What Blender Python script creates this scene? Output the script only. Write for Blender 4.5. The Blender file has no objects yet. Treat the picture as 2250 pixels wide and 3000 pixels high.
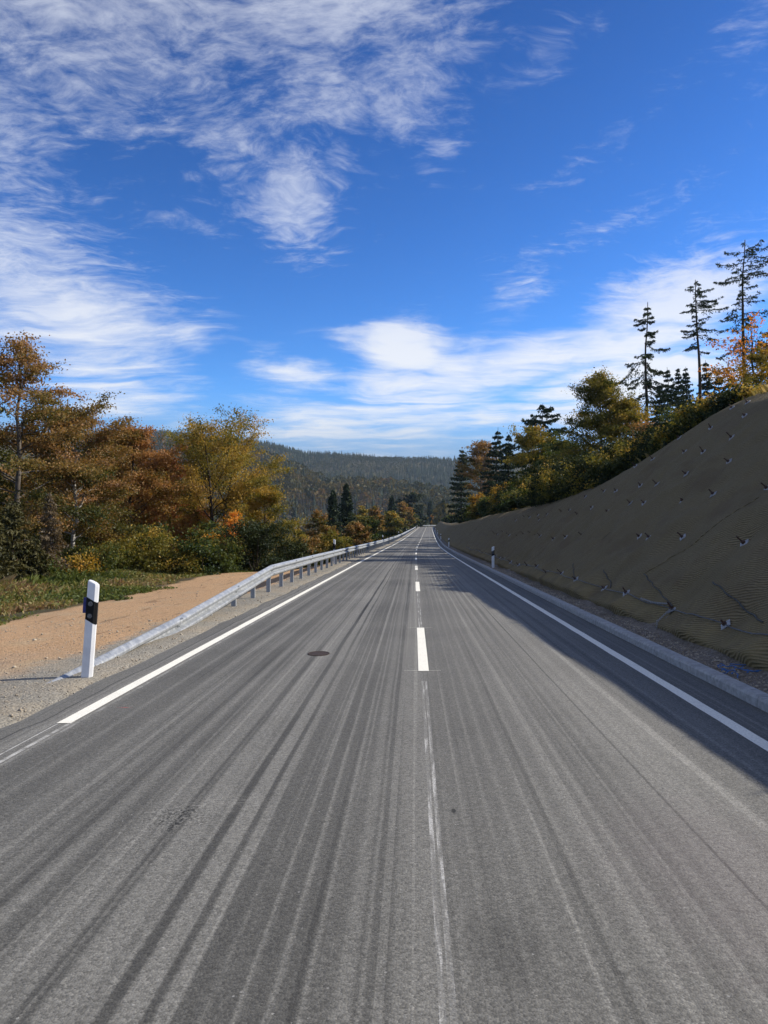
import bpy, math, random
import numpy as np
from mathutils import Vector, Matrix

# ------------------------------------------------------------------ camera, sky, sun, exposure
scene = bpy.context.scene
COL = scene.collection
R = math.radians
FPX, CXP, HORP, EYE = 2253.0, 1125.0, 1561.0, 1.58      # focal length / horizon in photo pixels, eye height

cam_data = bpy.data.cameras.new("camera")
cam_data.sensor_fit = 'HORIZONTAL'
cam_data.sensor_width = 36.0
cam_data.lens = 36.0 * FPX / 2250.0
cam_data.clip_end = 20000
cam = bpy.data.objects.new("camera", cam_data)
COL.objects.link(cam)
cam.location = (0, 0, EYE)
cam.rotation_euler = (R(90) + math.atan((HORP - 1500.0) / FPX), 0, 0)
scene.camera = cam

SUN_EL, SUN_AZ = R(34), R(78)                             # azimuth clockwise from +Y (road direction)
TOSUN = Vector((math.cos(SUN_EL) * math.sin(SUN_AZ), math.cos(SUN_EL) * math.cos(SUN_AZ), math.sin(SUN_EL)))
SKY_STRENGTH = 0.10
SUN_STRENGTH = 4.3
EXPOSURE = 0.63


class NT:
    """tiny helper for building node trees"""
    def __init__(self, tree):
        self.t = tree
        self.n = tree.nodes
        self.l = tree.links

    def node(self, typ, **kw):
        nd = self.n.new(typ)
        for k, v in kw.items():
            setattr(nd, k, v)
        return nd

    def put(self, sock, v):
        if v is None:
            return
        if isinstance(v, bpy.types.NodeSocket):
            self.l.new(v, sock)
        else:
            if isinstance(v, tuple) and len(v) == 3 and sock.type == 'RGBA':
                v = (*v, 1)
            sock.default_value = v

    def math(self, op, a, b=None, c=None, clamp=False):
        nd = self.node('ShaderNodeMath', operation=op, use_clamp=clamp)
        self.put(nd.inputs[0], a)
        self.put(nd.inputs[1], b)
        self.put(nd.inputs[2], c)
        return nd.outputs[0]

    def vmath(self, op, a, b=None, out=0):
        nd = self.node('ShaderNodeVectorMath', operation=op)
        self.put(nd.inputs[0], a)
        self.put(nd.inputs[1], b)
        return nd.outputs[out]

    def mix(self, f, a, b, mode='MIX', clamp=False):
        nd = self.node('ShaderNodeMix', data_type='RGBA', blend_type=mode, clamp_result=clamp)
        self.put(nd.inputs[0], f)
        self.put(nd.inputs[6], a)
        self.put(nd.inputs[7], b)
        return nd.outputs[2]

    def noise(self, vec, scale, detail=4, rough=0.5, dist=0.0, out=0):
        nd = self.node('ShaderNodeTexNoise')
        self.put(nd.inputs['Vector'], vec)
        self.put(nd.inputs['Scale'], scale)
        self.put(nd.inputs['Detail'], detail)
        self.put(nd.inputs['Roughness'], rough)
        self.put(nd.inputs['Distortion'], dist)
        return nd.outputs[out]

    def voronoi(self, vec, scale, feature='F1', out='Distance', rnd=1.0):
        nd = self.node('ShaderNodeTexVoronoi', feature=feature)
        self.put(nd.inputs['Vector'], vec)
        self.put(nd.inputs['Scale'], scale)
        self.put(nd.inputs['Randomness'], rnd)
        return nd.outputs[out]

    def ramp(self, f, stops, interp='LINEAR'):
        nd = self.node('ShaderNodeValToRGB')
        cr = nd.color_ramp
        cr.interpolation = interp
        while len(cr.elements) < len(stops):
            cr.elements.new(0.5)
        for e, (p, c) in zip(cr.elements, stops):
            e.position = p
            e.color = (c, c, c, 1) if isinstance(c, (int, float)) else (*c, 1)
        self.put(nd.inputs[0], f)
        return nd.outputs[0]

    def maprange(self, v, a, b, c=0.0, d=1.0, smooth=True):
        nd = self.node('ShaderNodeMapRange', interpolation_type='SMOOTHSTEP' if smooth else 'LINEAR')
        self.put(nd.inputs[0], v)
        for i, x in enumerate((a, b, c, d)):
            self.put(nd.inputs[1 + i], x)
        return nd.outputs[0]

    def sep(self, v):
        nd = self.node('ShaderNodeSeparateXYZ')
        self.put(nd.inputs[0], v)
        return nd.outputs

    def comb(self, x, y, z=0.0):
        nd = self.node('ShaderNodeCombineXYZ')
        self.put(nd.inputs[0], x)
        self.put(nd.inputs[1], y)
        self.put(nd.inputs[2], z)
        return nd.outputs[0]

    def bump(self, h, strength=0.5, dist=0.02, normal=None):
        nd = self.node('ShaderNodeBump')
        self.put(nd.inputs['Height'], h)
        nd.inputs['Strength'].default_value = strength
        nd.inputs['Distance'].default_value = dist
        self.put(nd.inputs['Normal'], normal)
        return nd.outputs[0]


def build_world():
    w = bpy.data.worlds.new("World")
    scene.world = w
    w.use_nodes = True
    w.cycles.sampling_method = 'MANUAL'
    w.cycles.sample_map_resolution = 256
    w.node_tree.nodes.clear()
    g = NT(w.node_tree)
    sky = g.node('ShaderNodeTexSky', sky_type='NISHITA')
    sky.sun_disc = False
    sky.sun_elevation = SUN_EL
    sky.sun_rotation = SUN_AZ
    sky.altitude = 400
    sky.air_density = 1.0
    sky.dust_density = 0.3
    sky.ozone_density = 2.5
    # deep autumn blue: the clear air of the photograph
    hs = g.node('ShaderNodeHueSaturation')
    hs.inputs['Saturation'].default_value = 1.28
    g.l.new(sky.outputs[0], hs.inputs['Color'])
    base = g.mix(1.0, hs.outputs[0], (0.086, 0.1, 0.12), 'MULTIPLY')
    gm = g.node('ShaderNodeGamma')
    g.l.new(base, gm.inputs[0])
    gm.inputs[1].default_value = 1.35
    d = g.node('ShaderNodeTexCoord').outputs['Generated']
    x, y, z = g.sep(d)
    az = g.math('ARCTAN2', x, y)
    el = g.math('ARCSINE', z)
    grad = g.maprange(el, R(8), R(42), 12.2, 7.4, smooth=False)
    base = g.mix(1.0, gm.outputs[0], (1.15, 1.13, 1.05), 'MULTIPLY')
    base = g.mix(1.0, base, g.comb(grad, grad, grad), 'MULTIPLY')
    # cloud sheet coordinates (flat layer overhead)
    zz = g.math('ADD', g.math('MAXIMUM', z, 0.0), 0.10)
    p = g.comb(g.math('DIVIDE', x, zz), g.math('DIVIDE', y, zz))
    warp = g.vmath('SUBTRACT', g.noise(p, 1.1, 4, 0.55, 0.0, out=1), (0.5, 0.5, 0.5))
    pw = g.vmath('ADD', p, g.vmath('MULTIPLY', warp, (0.55, 0.55, 0)))

    def mapped(rot, sc):
        mp = g.node('ShaderNodeMapping')
        g.l.new(pw, mp.inputs[0])
        mp.inputs['Rotation'].default_value = (0, 0, R(rot))
        mp.inputs['Scale'].default_value = (*sc, 1)
        return mp.outputs[0]
    streak = g.noise(mapped(62, (0.8, 2.0)), 1.7, 8, 0.60, 0.2)
    wisp = g.noise(mapped(118, (0.7, 2.6)), 2.6, 7, 0.62, 0.3)
    mott = g.noise(mapped(30, (1.0, 1.6)), 15.0, 5, 0.68, 0.15)
    patch = g.noise(pw, 3.2, 6, 0.62, 0.2)
    # cloud fields: (az, el, half width az, half height el, tilt, weight) in degrees
    fields = [
        (-20, 34, 20, 9, 8, 0.80), (-3, 37, 12, 6, 14, 0.98), (-5, 30, 6, 6, -50, 0.68), (2.5, 31.5, 7, 5, 45, 0.66), (-27, 26, 7, 9, 0, 0.66),
        (-6.5, 23.8, 3.6, 4.6, -22, 0.86), (-11.5, 26.8, 5.0, 2.6, -15, 0.66), (-3.5, 26.0, 2.6, 4.5, -10, 0.62), (4.5, 27.0, 3.4, 1.8, 34, 0.60),
        (-22, 14.6, 9.5, 4.0, -8, 1.0), (-27, 18.5, 7, 4, -5, 0.82), (-14.5, 13.8, 4.5, 1.8, -16, 0.72), (-13.0, 21.2, 5.5, 0.9, -8, 0.50),
        (-7.0, 11.8, 5.5, 1.5, -7, 0.92), (1.8, 13.0, 4.6, 2.6, -12, 1.12), (3.5, 11.2, 8.5, 2.8, 6, 1.02),
        (0.0, 8.4, 15.0, 2.2, 3, 0.92), (10, 12.2, 8, 2.2, 12, 1.02), (20, 15.0, 8, 3.2, 20, 1.15), (17, 10.2, 10, 3.2, 10, 1.05),
        (10.0, 16.8, 4.0, 2.2, 36, 0.64), (16, 21.2, 8, 1.3, 14, 0.56), (-19, 9.6, 6, 1.5, 4, 0.86), (18, 27, 7, 1.4, 30, 0.40),
        (12, 32, 5, 2.0, 25, 0.42), (27, 31, 4, 5, 20, 0.42), (0, 3.6, 60, 3.0, 0, 0.84),
    ]
    cov = None
    for a0, e0, wa, we, tilt, wt in fields:
        da = g.math('SUBTRACT', az, R(a0))
        de = g.math('SUBTRACT', el, R(e0))
        c, s = math.cos(R(tilt)), math.sin(R(tilt))
        u = g.math('MULTIPLY_ADD', da, c / R(wa), g.math('MULTIPLY', de, s / R(wa)))
        v = g.math('MULTIPLY_ADD', da, -s / R(we), g.math('MULTIPLY', de, c / R(we)))
        r2 = g.math('MULTIPLY_ADD', u, u, g.math('MULTIPLY', v, v))
        m = g.math('MULTIPLY', g.math('POWER', 2.718, g.math('MULTIPLY', r2, -0.9)), wt)
        cov = m if cov is None else g.math('MAXIMUM', cov, m)
    # overhead and behind the camera unseen broken cloud is thickened to neutralise blue skylight
    off = g.math('MAXIMUM', g.maprange(g.math('ABSOLUTE', az), R(32), R(50)), g.maprange(el, R(36), R(44)))
    rest = g.math('MULTIPLY', g.maprange(g.noise(p, 0.55, 2), 0.36, 0.62, 0.30, 0.98), off)
    cov = g.math('MAXIMUM', cov, rest)
    hi = g.maprange(el, R(13), R(20))                       # high clouds are mottled, low ones streaky
    tex_low = g.math('MULTIPLY_ADD', streak, 0.45, g.math('MULTIPLY_ADD', wisp, 0.30, g.math('MULTIPLY', patch, 0.25)))
    tex_high = g.math('MULTIPLY_ADD', mott, 0.42, g.math('MULTIPLY_ADD', wisp, 0.28, g.math('MULTIPLY', patch, 0.30)))
    tex = g.math('ADD', g.math('MULTIPLY', tex_high, hi), g.math('MULTIPLY', tex_low, g.math('SUBTRACT', 1.0, hi)))
    dens = g.math('ADD', cov, g.math('MULTIPLY', g.math('SUBTRACT', tex, 0.5), g.maprange(hi, 0.0, 1.0, 3.9, 3.2)))
    dens = g.maprange(dens, 0.25, 1.20)
    dens = g.math('MULTIPLY', dens, g.maprange(el, R(11), R(24), 0.95, 0.58))
    cloudcol = g.mix(hi, (6.0, 6.15, 6.45), (5.5, 5.75, 6.35))
    low = g.maprange(el, R(9.5), R(4.0))
    cloudcol = g.mix(low, cloudcol, (2.95, 3.55, 4.45))
    base = g.mix(g.maprange(el, R(11), R(4.5)), base, (1.6, 2.6, 4.2))
    col = g.mix(dens, base, cloudcol)
    bg = g.node('ShaderNodeBackground')
    g.l.new(col, bg.inputs[0])
    bg.inputs[1].default_value = SKY_STRENGTH
    out = g.node('ShaderNodeOutputWorld')
    g.l.new(bg.outputs[0], out.inputs[0])


build_world()

sun_data = bpy.data.lights.new("sun", 'SUN')
sun_data.energy = SUN_STRENGTH
sun_data.angle = R(0.53)
sun_data.color = (1.0, 0.93, 0.82)
sun = bpy.data.objects.new("sun", sun_data)
COL.objects.link(sun)
sun.rotation_euler = TOSUN.to_track_quat('Z', 'Y').to_euler()
sun.location = TOSUN * 300

vs = scene.view_settings
vs.view_transform = 'Standard'
vs.look = 'None'
vs.gamma = 1
vs.use_curve_mapping = False
vs.exposure = EXPOSURE
cy = scene.cycles
cy.max_bounces = 5
cy.diffuse_bounces = 3
cy.glossy_bounces = 2
cy.transmission_bounces = 4
cy.transparent_max_bounces = 4
cy.use_adaptive_sampling = True
cy.adaptive_threshold = 0.015
cy.use_denoising = True

# ------------------------------------------------------------------ small tools
def smooth01(a, b, x):
    t = np.clip((np.asarray(x, float) - a) / (b - a), 0, 1)
    return t * t * (3 - 2 * t)


def _hash(ix, iy, seed):
    h = (ix.astype(np.int64) * 374761393 + iy.astype(np.int64) * 668265263 + seed * 974634777) & 0x7fffffff
    h = (h ^ (h >> 13)) * 1274126177 & 0x7fffffff
    return ((h ^ (h >> 16)) & 0xffff) / 65535.0


def vnoise(x, y, seed=0):
    x = np.asarray(x, float)
    y = np.asarray(y, float)
    ix, iy = np.floor(x), np.floor(y)
    fx, fy = x - ix, y - iy
    fx = fx * fx * (3 - 2 * fx)
    fy = fy * fy * (3 - 2 * fy)
    a = _hash(ix, iy, seed)
    b = _hash(ix + 1, iy, seed)
    c = _hash(ix, iy + 1, seed)
    d = _hash(ix + 1, iy + 1, seed)
    return (a * (1 - fx) + b * fx) * (1 - fy) + (c * (1 - fx) + d * fx) * fy - 0.5


def fbm(x, y, seed=0, oct=4):
    v = 0
    amp, f = 1.0, 1.0
    for o in range(oct):
        v = v + amp * vnoise(np.asarray(x) * f, np.asarray(y) * f, seed + o)
        amp *= 0.5
        f *= 2.03
    return v


def mesh_np(name, V, quads=None, tris=None, mat=None, uv=None, tint=None, smooth=False):
    me = bpy.data.meshes.new(name)
    V = np.asarray(V, np.float32)
    nq = 0 if quads is None else len(quads)
    nt = 0 if tris is None else len(tris)
    loops = []
    if nq:
        loops.append(np.asarray(quads, np.int32).ravel())
    if nt:
        loops.append(np.asarray(tris, np.int32).ravel())
    li = np.concatenate(loops)
    starts = np.concatenate([np.arange(nq) * 4, nq * 4 + np.arange(nt) * 3]).astype(np.int32)
    me.vertices.add(len(V))
    me.vertices.foreach_set('co', V.ravel())
    me.loops.add(len(li))
    me.loops.foreach_set('vertex_index', li)
    me.polygons.add(nq + nt)
    me.polygons.foreach_set('loop_start', starts)
    if smooth:
        me.polygons.foreach_set('use_smooth', np.ones(nq + nt, bool))
    if uv is not None:
        l = me.uv_layers.new(name='UVMap')
        l.data.foreach_set('uv', np.asarray(uv, np.float32)[li].ravel())
    if tint is not None:
        a = me.attributes.new('tint', 'FLOAT', 'FACE')
        a.data.foreach_set('value', np.asarray(tint, np.float32))
    me.update(calc_edges=True)
    if mat is not None:
        me.materials.append(mat)
    return me


def obj(name, me, parent=None, loc=None, rot=None):
    o = bpy.data.objects.new(name, me)
    COL.objects.link(o)
    if parent is not None:
        o.parent = parent
    if loc is not None:
        o.location = loc
    if rot is not None:
        o.rotation_euler = rot
    return o


def tag(o, label=None, cat=None, group=None, kind=None):
    if label:
        o['label'] = label
    if cat:
        o['category'] = cat
    if group:
        o['group'] = group
    if kind:
        o['kind'] = kind
    return o


def empty(name, loc=(0, 0, 0), rot=(0, 0, 0)):
    o = bpy.data.objects.new(name, None)
    o.empty_display_size = 0.2
    COL.objects.link(o)
    o.location = loc
    o.rotation_euler = rot
    return o


class MB:
    """collects boxes, prisms and tubes into one mesh"""
    def __init__(self):
        self.v, self.f = [], []

    def add(self, vs, fs):
        b = len(self.v)
        self.v += [tuple(p) for p in vs]
        self.f += [tuple(i + b for i in f) for f in fs]

    def box(self, x0, x1, y0, y1, z0, z1):
        self.add([(x0, y0, z0), (x1, y0, z0), (x1, y1, z0), (x0, y1, z0), (x0, y0, z1), (x1, y0, z1), (x1, y1, z1), (x0, y1, z1)],
                 [(3, 2, 1, 0), (4, 5, 6, 7), (0, 1, 5, 4), (1, 2, 6, 5), (2, 3, 7, 6), (3, 0, 4, 7)])

    def loft(self, loops, cap=True):
        n = len(loops[0])
        vs = [p for l in loops for p in l]
        fs = []
        for k in range(len(loops) - 1):
            for i in range(n):
                j = (i + 1) % n
                fs.append((k * n + i, k * n + j, (k + 1) * n + j, (k + 1) * n + i))
        if cap:
            fs.append(tuple(range(n - 1, -1, -1)))
            fs.append(tuple((len(loops) - 1) * n + i for i in range(n)))
        self.add(vs, fs)

    def tube(self, pts, rad, k=6, cap=True):
        V, Q = tube_np(np.array(pts, float), np.full(len(pts), rad) if np.isscalar(rad) else np.array(rad), k)
        fs = [tuple(q) for q in Q]
        if cap:
            fs.append(tuple(range(k - 1, -1, -1)))
            fs.append(tuple(len(V) - k + i for i in range(k)))
        self.add([tuple(p) for p in V], fs)

    def mesh(self, name, mat, smooth=False, bevel=0):
        me = bpy.data.meshes.new(name)
        me.from_pydata(self.v, [], self.f)
        if smooth:
            me.polygons.foreach_set('use_smooth', np.ones(len(me.polygons), bool))
        me.materials.append(mat)
        me.update()
        return me


def tube_np(P, rad, k=5):
    n = len(P)
    T = np.gradient(P, axis=0)
    T /= np.linalg.norm(T, axis=1, keepdims=True) + 1e-9
    up = np.array([0.0, 0, 1]) if abs(T[0][2]) < 0.9 else np.array([1.0, 0, 0])
    A = np.cross(T, up)
    A /= np.linalg.norm(A, axis=1, keepdims=True) + 1e-9
    B = np.cross(T, A)
    ang = np.arange(k) * 2 * np.pi / k
    ring = (A[:, None, :] * np.cos(ang)[None, :, None] + B[:, None, :] * np.sin(ang)[None, :, None]) * rad[:, None, None]
    V = (P[:, None, :] + ring).reshape(-1, 3)
    i = np.arange(k)
    j = (i + 1) % k
    Q = []
    for r in range(n - 1):
        Q.append(np.stack([r * k + i, (r + 1) * k + i, (r + 1) * k + j, r * k + j], 1))
    return V, np.concatenate(Q)


def merge_tubes(paths, k=5):
    Vs, Qs, b = [], [], 0
    for P, rad in paths:
        V, Q = tube_np(np.asarray(P, float), np.asarray(rad, float), k)
        Vs.append(V)
        Qs.append(Q + b)
        b += len(V)
    return np.concatenate(Vs), np.concatenate(Qs)

# ------------------------------------------------------------------ materials
def new_mat(name):
    m = bpy.data.materials.new(name)
    m.use_nodes = True
    m.node_tree.nodes.clear()
    g = NT(m.node_tree)
    out = g.node('ShaderNodeOutputMaterial')
    return m, g, out


def bsdf(g, out, col, rough=0.8, metal=0.0, normal=None, spec=0.5):
    b = g.node('ShaderNodeBsdfPrincipled')
    g.put(b.inputs['Base Color'], col)
    g.put(b.inputs['Roughness'], rough)
    g.put(b.inputs['Metallic'], metal)
    g.put(b.inputs['Normal'], normal)
    b.inputs['Specular IOR Level'].default_value = spec
    g.l.new(b.outputs[0], out.inputs[0])
    return b


def uvsock(g):
    return g.node('ShaderNodeTexCoord').outputs['UV']


def objsock(g):
    return g.node('ShaderNodeTexCoord').outputs['Object']


def mat_asphalt():
    m, g, out = new_mat("asphalt")
    uv = uvsock(g)
    u, s, _ = g.sep(uv)
    # slow sideways wander of the paver streaks
    wob = g.math('MULTIPLY', g.math('SUBTRACT', g.noise(g.comb(g.math('MULTIPLY', u, 0.25), g.math('MULTIPLY', s, 0.12)), 1.0, 2), 0.5), 0.10)
    uw = g.math('ADD', u, wob)
    L, D, H = 0.54, 0.34, 0.72
    pts = [(-3.5, .40), (-3.2, .42), (-2.95, .50), (-2.86, .40), (-2.80, .36), (-2.62, .36), (-2.58, .50), (-2.53, .34), (-2.36, .35), (-2.31, .52),
           (-2.27, .46), (-2.12, .36), (-2.02, .50), (-1.97, .33), (-1.85, .36), (-1.79, .56), (-1.74, .34), (-1.66, .30), (-1.60, .52), (-1.52, .48), (-1.44, .52),
           (-1.42, .30), (-1.375, .28), (-1.35, .54), (-1.165, .58), (-1.15, .24), (-1.11, .24), (-1.095, .58), (-1.01, .56), (-1.0, .28), (-.975, .28), (-.96, .57)]
    pts2 = [(-.96, .57), (-.92, .52), (-.90, .33), (-.83, .33), (-.81, .42), (-.79, .33), (-.72, .33), (-.70, .42), (-.68, .32), (-.62, .32), (-.605, .55), (-.58, .33),
            (-.51, .33), (-.497, .56), (-.475, .35), (-.41, .36), (-.38, .50), (-.34, .48), (-.32, .31), (-.30, .54), (-.285, .30), (-.215, .33), (-.19, .52), (-.05, .54), (.05, .48), (.10, .42), (.16, .40),
            (.17, .48), (.19, .40), (.28, .40)]
    pts3 = [(.28, .40), (.30, .52), (.32, .40), (.38, .40), (.41, .52), (.44, .41), (.50, .42), (.53, .54), (.56, .42), (.62, .42), (.65, .56), (.69, .43), (.74, .45), (.77, .58), (.80, .46),
            (.87, .46), (.90, .60), (.94, .40), (.99, .52), (1.03, .60), (1.07, .40), (1.13, .42), (1.17, .58), (1.22, .44), (1.30, .58), (1.36, .56)]
    pts4 = [(1.36, .56), (1.365, .26), (1.375, .26), (1.385, .58), (1.55, .62), (1.62, .50), (1.78, .60), (1.86, .48), (2.0, .56), (2.1, .46), (2.25, .52), (2.38, .42), (2.6, .40), (3.1, .36)]

    def seg(ps, a, b):
        f = g.maprange(uw, a, b, 0, 1, smooth=False)
        return g.ramp(f, [((x - a) / (b - a), v) for x, v in ps])
    r1, r2, r3, r4 = seg(pts, -3.5, -.96), seg(pts2, -.96, .28), seg(pts3, .28, 1.36), seg(pts4, 1.36, 3.1)
    v = g.mix(g.math('GREATER_THAN', uw, -.96), r1, r2)
    v = g.mix(g.math('GREATER_THAN', uw, .28), v, r3)
    v = g.mix(g.math('GREATER_THAN', uw, 1.36), v, r4)
    v = g.node('ShaderNodeRGBToBW').outputs[0] if False else g.sep(v)[0]
    # streaks fade unevenly along the road
    fade = g.noise(g.comb(g.math('MULTIPLY', u, 1.2), g.math('MULTIPLY', s, 0.16)), 1.0, 3)
    v = g.math('ADD', g.math('MULTIPLY', g.math('SUBTRACT', v, 0.47), g.maprange(fade, 0.25, 0.7, 0.65, 1.25)), 0.47)
    fine = g.noise(g.comb(g.math('MULTIPLY', u, 14.0), g.math('MULTIPLY', s, 0.25)), 1.0, 3, 0.6)
    v = g.math('ADD', v, g.math('MULTIPLY', g.math('SUBTRACT', fine, 0.5), 0.16))
    big = g.noise(uv, 0.35, 4, 0.55)
    v = g.math('ADD', v, g.math('MULTIPLY', g.math('SUBTRACT', big, 0.5), 0.30))
    fl = g.noise(g.comb(g.math('MULTIPLY', u, 10.5), g.math('MULTIPLY', s, 0.03)), 1.0, 2, 0.5)
    v = g.math('ADD', v, g.math('MULTIPLY', g.maprange(fl, 0.585, 0.63), 0.17))
    v = g.math('SUBTRACT', v, g.math('MULTIPLY', g.maprange(fl, 0.41, 0.37), 0.10))
    # dark oily patch, tyre scar, wide pale dusty zone
    def spot(u0, s0, ru, rs, edge=0.35):
        a = g.math('DIVIDE', g.math('SUBTRACT', u, u0), ru)
        b = g.math('DIVIDE', g.math('SUBTRACT', s, s0), rs)
        r = g.math('SQRT', g.math('ADD', g.math('MULTIPLY', a, a), g.math('MULTIPLY', b, b)))
        r = g.math('ADD', r, g.math('MULTIPLY', g.math('SUBTRACT', g.noise(uv, 9, 4, 0.6), 0.5), 0.9))
        return g.math('SUBTRACT', 1.0, g.maprange(r, edge, 1.0))
    v = g.math('SUBTRACT', v, g.math('MULTIPLY', spot(.24, 2.98, .20, .36), 0.10))
    v = g.math('SUBTRACT', v, g.math('MULTIPLY', spot(.115, 4.42, .018, .05), 0.35))
    v = g.math('ADD', v, g.math('MULTIPLY', spot(1.55, 6.0, .45, 3.4, 0.1), 0.12))
    scar_n = g.noise(g.vmath('MULTIPLY', uv, (60, 34, 1)), 1.0, 3, 0.6)
    sp = spot(-1.42, 4.32, .30, .30, 0.2)
    v = g.math('ADD', v, g.math('MULTIPLY', sp, g.math('MULTIPLY', g.math('SUBTRACT', scar_n, 0.52), 2.0)))
    sp2 = spot(-1.22, 4.55, .36, .22, 0.1)
    scr = g.noise(g.vmath('MULTIPLY', uv, (10, 90, 1)), 1.0, 2, 0.6)
    v = g.math('ADD', v, g.math('MULTIPLY', sp2, g.maprange(scr, 0.45, 0.7, 0, 0.40)))
    # aggregate
    vor = g.voronoi(uv, 95.0, 'F1', 'Color')
    agg = g.sep(vor)[0]
    grain = g.noise(uv, 160, 3, 0.7)
    coarse = g.noise(uv, 38, 3, 0.65)
    v2 = g.math('MULTIPLY', v, g.math('ADD', 0.60, g.math('MULTIPLY', agg, 0.62)))
    v2 = g.math('MULTIPLY', v2, g.math('ADD', 0.30, g.math('MULTIPLY', grain, 1.4)))
    v2 = g.math('MULTIPLY', v2, g.math('ADD', 0.62, g.math('MULTIPLY', coarse, 0.76)))
    pale = g.math('GREATER_THAN', g.sep(g.voronoi(uv, 42.0, 'F1', 'Color'))[1], 0.985)
    pale = g.math('MULTIPLY', pale, g.math('LESS_THAN', g.voronoi(uv, 42.0), 0.22))
    col = g.mix(v2, (0.006, 0.006, 0.0055), (0.300, 0.290, 0.258))
    col = g.mix(g.math('MULTIPLY', pale, 0.35), col, (0.5, 0.49, 0.46))
    # faint red-violet stone tint in the right wheel track
    col = g.mix(g.math('MULTIPLY', spot(1.35, 3.6, .8, 1.6, 0.1), 0.25), col, (0.155, 0.125, 0.125), 'MIX')
    # scratched pre-marking string line along the centre
    cu = g.math('ABSOLUTE', g.math('SUBTRACT', u, g.math('MULTIPLY', g.math('SUBTRACT', g.noise(g.comb(0.0, s), 0.6, 2), 0.5), 0.012)))
    inline = g.math('MULTIPLY', g.math('LESS_THAN', cu, 0.030), g.math('GREATER_THAN', cu, 0.006))
    brk = g.maprange(g.noise(g.comb(g.math('MULTIPLY', u, 25), g.math('MULTIPLY', s, 1.6)), 1.0, 4, 0.6), 0.46, 0.66)
    scr2 = g.maprange(g.noise(uv, 70, 3, 0.7), 0.35, 0.65)
    tick = g.math('MULTIPLY', g.math('MULTIPLY', inline, g.math('ADD', 0.14, g.math('MULTIPLY', brk, 0.86))), g.math('ADD', 0.25, g.math('MULTIPLY', scr2, 0.75)))
    skip = g.math('MULTIPLY', g.math('GREATER_THAN', s, 8.25), g.math('LESS_THAN', s, 8.95))
    tick = g.math('MULTIPLY', tick, g.math('SUBTRACT', 1.0, skip))
    col = g.mix(g.math('MULTIPLY', tick, 0.75), col, (0.62, 0.61, 0.58))
    # thin scratched guide lines where the edge line is not yet painted
    au = g.math('SUBTRACT', u, -3.01)
    g1 = g.math('LESS_THAN', g.math('ABSOLUTE', g.math('SUBTRACT', au, 0.045)), 0.016)
    g2 = g.math('LESS_THAN', g.math('ABSOLUTE', g.math('ADD', au, 0.045)), 0.006)
    gl = g.math('MULTIPLY', g.math('MAXIMUM', g1, g2), g.math('LESS_THAN', s, 6.5))
    gl = g.math('MULTIPLY', gl, g.maprange(g.noise(uv, 5, 4, 0.7), 0.35, 0.6, 0.1, 0.75))
    col = g.mix(gl, col, (0.55, 0.54, 0.5))
    g3 = g.math('LESS_THAN', g.math('ABSOLUTE', g.math('SUBTRACT', u, -2.91)), 0.014)
    col = g.mix(g.math('MULTIPLY', g3, g.maprange(g.noise(uv, 4, 4, 0.7), 0.42, 0.62, 0.0, 0.30)), col, (0.45, 0.44, 0.42))
    # seam of the carriageway edge
    seam = g.math('LESS_THAN', g.math('ABSOLUTE', g.math('SUBTRACT', u, -3.25)), 0.008)
    col = g.mix(g.math('MULTIPLY', seam, 0.7), col, (0.02, 0.02, 0.02))
    # red spray mark beside the edge line
    rm = g.math('MULTIPLY', spot(-2.74, 7.0, .10, .035, 0.2), g.maprange(g.noise(g.vmath('MULTIPLY', uv, (8, 40, 1)), 1.0, 2), 0.45, 0.6))
    col = g.mix(g.math('MULTIPLY', rm, 0.8), col, (0.5, 0.08, 0.07))
    # brown puddle of dried mud round the survey mark
    h = g.math('ADD', g.math('MULTIPLY', g.voronoi(uv, 95.0), -0.6), g.math('MULTIPLY', grain, 0.6))
    nrm = g.bump(h, 0.55, 0.006)
    bsdf(g, out, col, 0.82, 0, nrm, 0.35)
    return m


def mat_paint():
    m, g, out = new_mat("road_paint")
    uv = uvsock(g)
    n = g.noise(uv, 55, 4, 0.7)
    n2 = g.noise(uv, 3.0, 4, 0.6)
    col = g.mix(g.maprange(n, 0.25, 0.6), (0.56, 0.54, 0.47), (0.86, 0.83, 0.72))
    col = g.mix(g.math('MULTIPLY', g.maprange(n2, 0.45, 0.8), 0.35), col, (0.52, 0.50, 0.45))
    speck = g.maprange(g.noise(uv, 120, 2, 0.7), 0.63, 0.72)
    col = g.mix(g.math('MULTIPLY', speck, 0.5), col, (0.25, 0.245, 0.23))
    bsdf(g, out, col, 0.7, 0, g.bump(n, 0.4, 0.004), 0.3)
    return m


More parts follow.
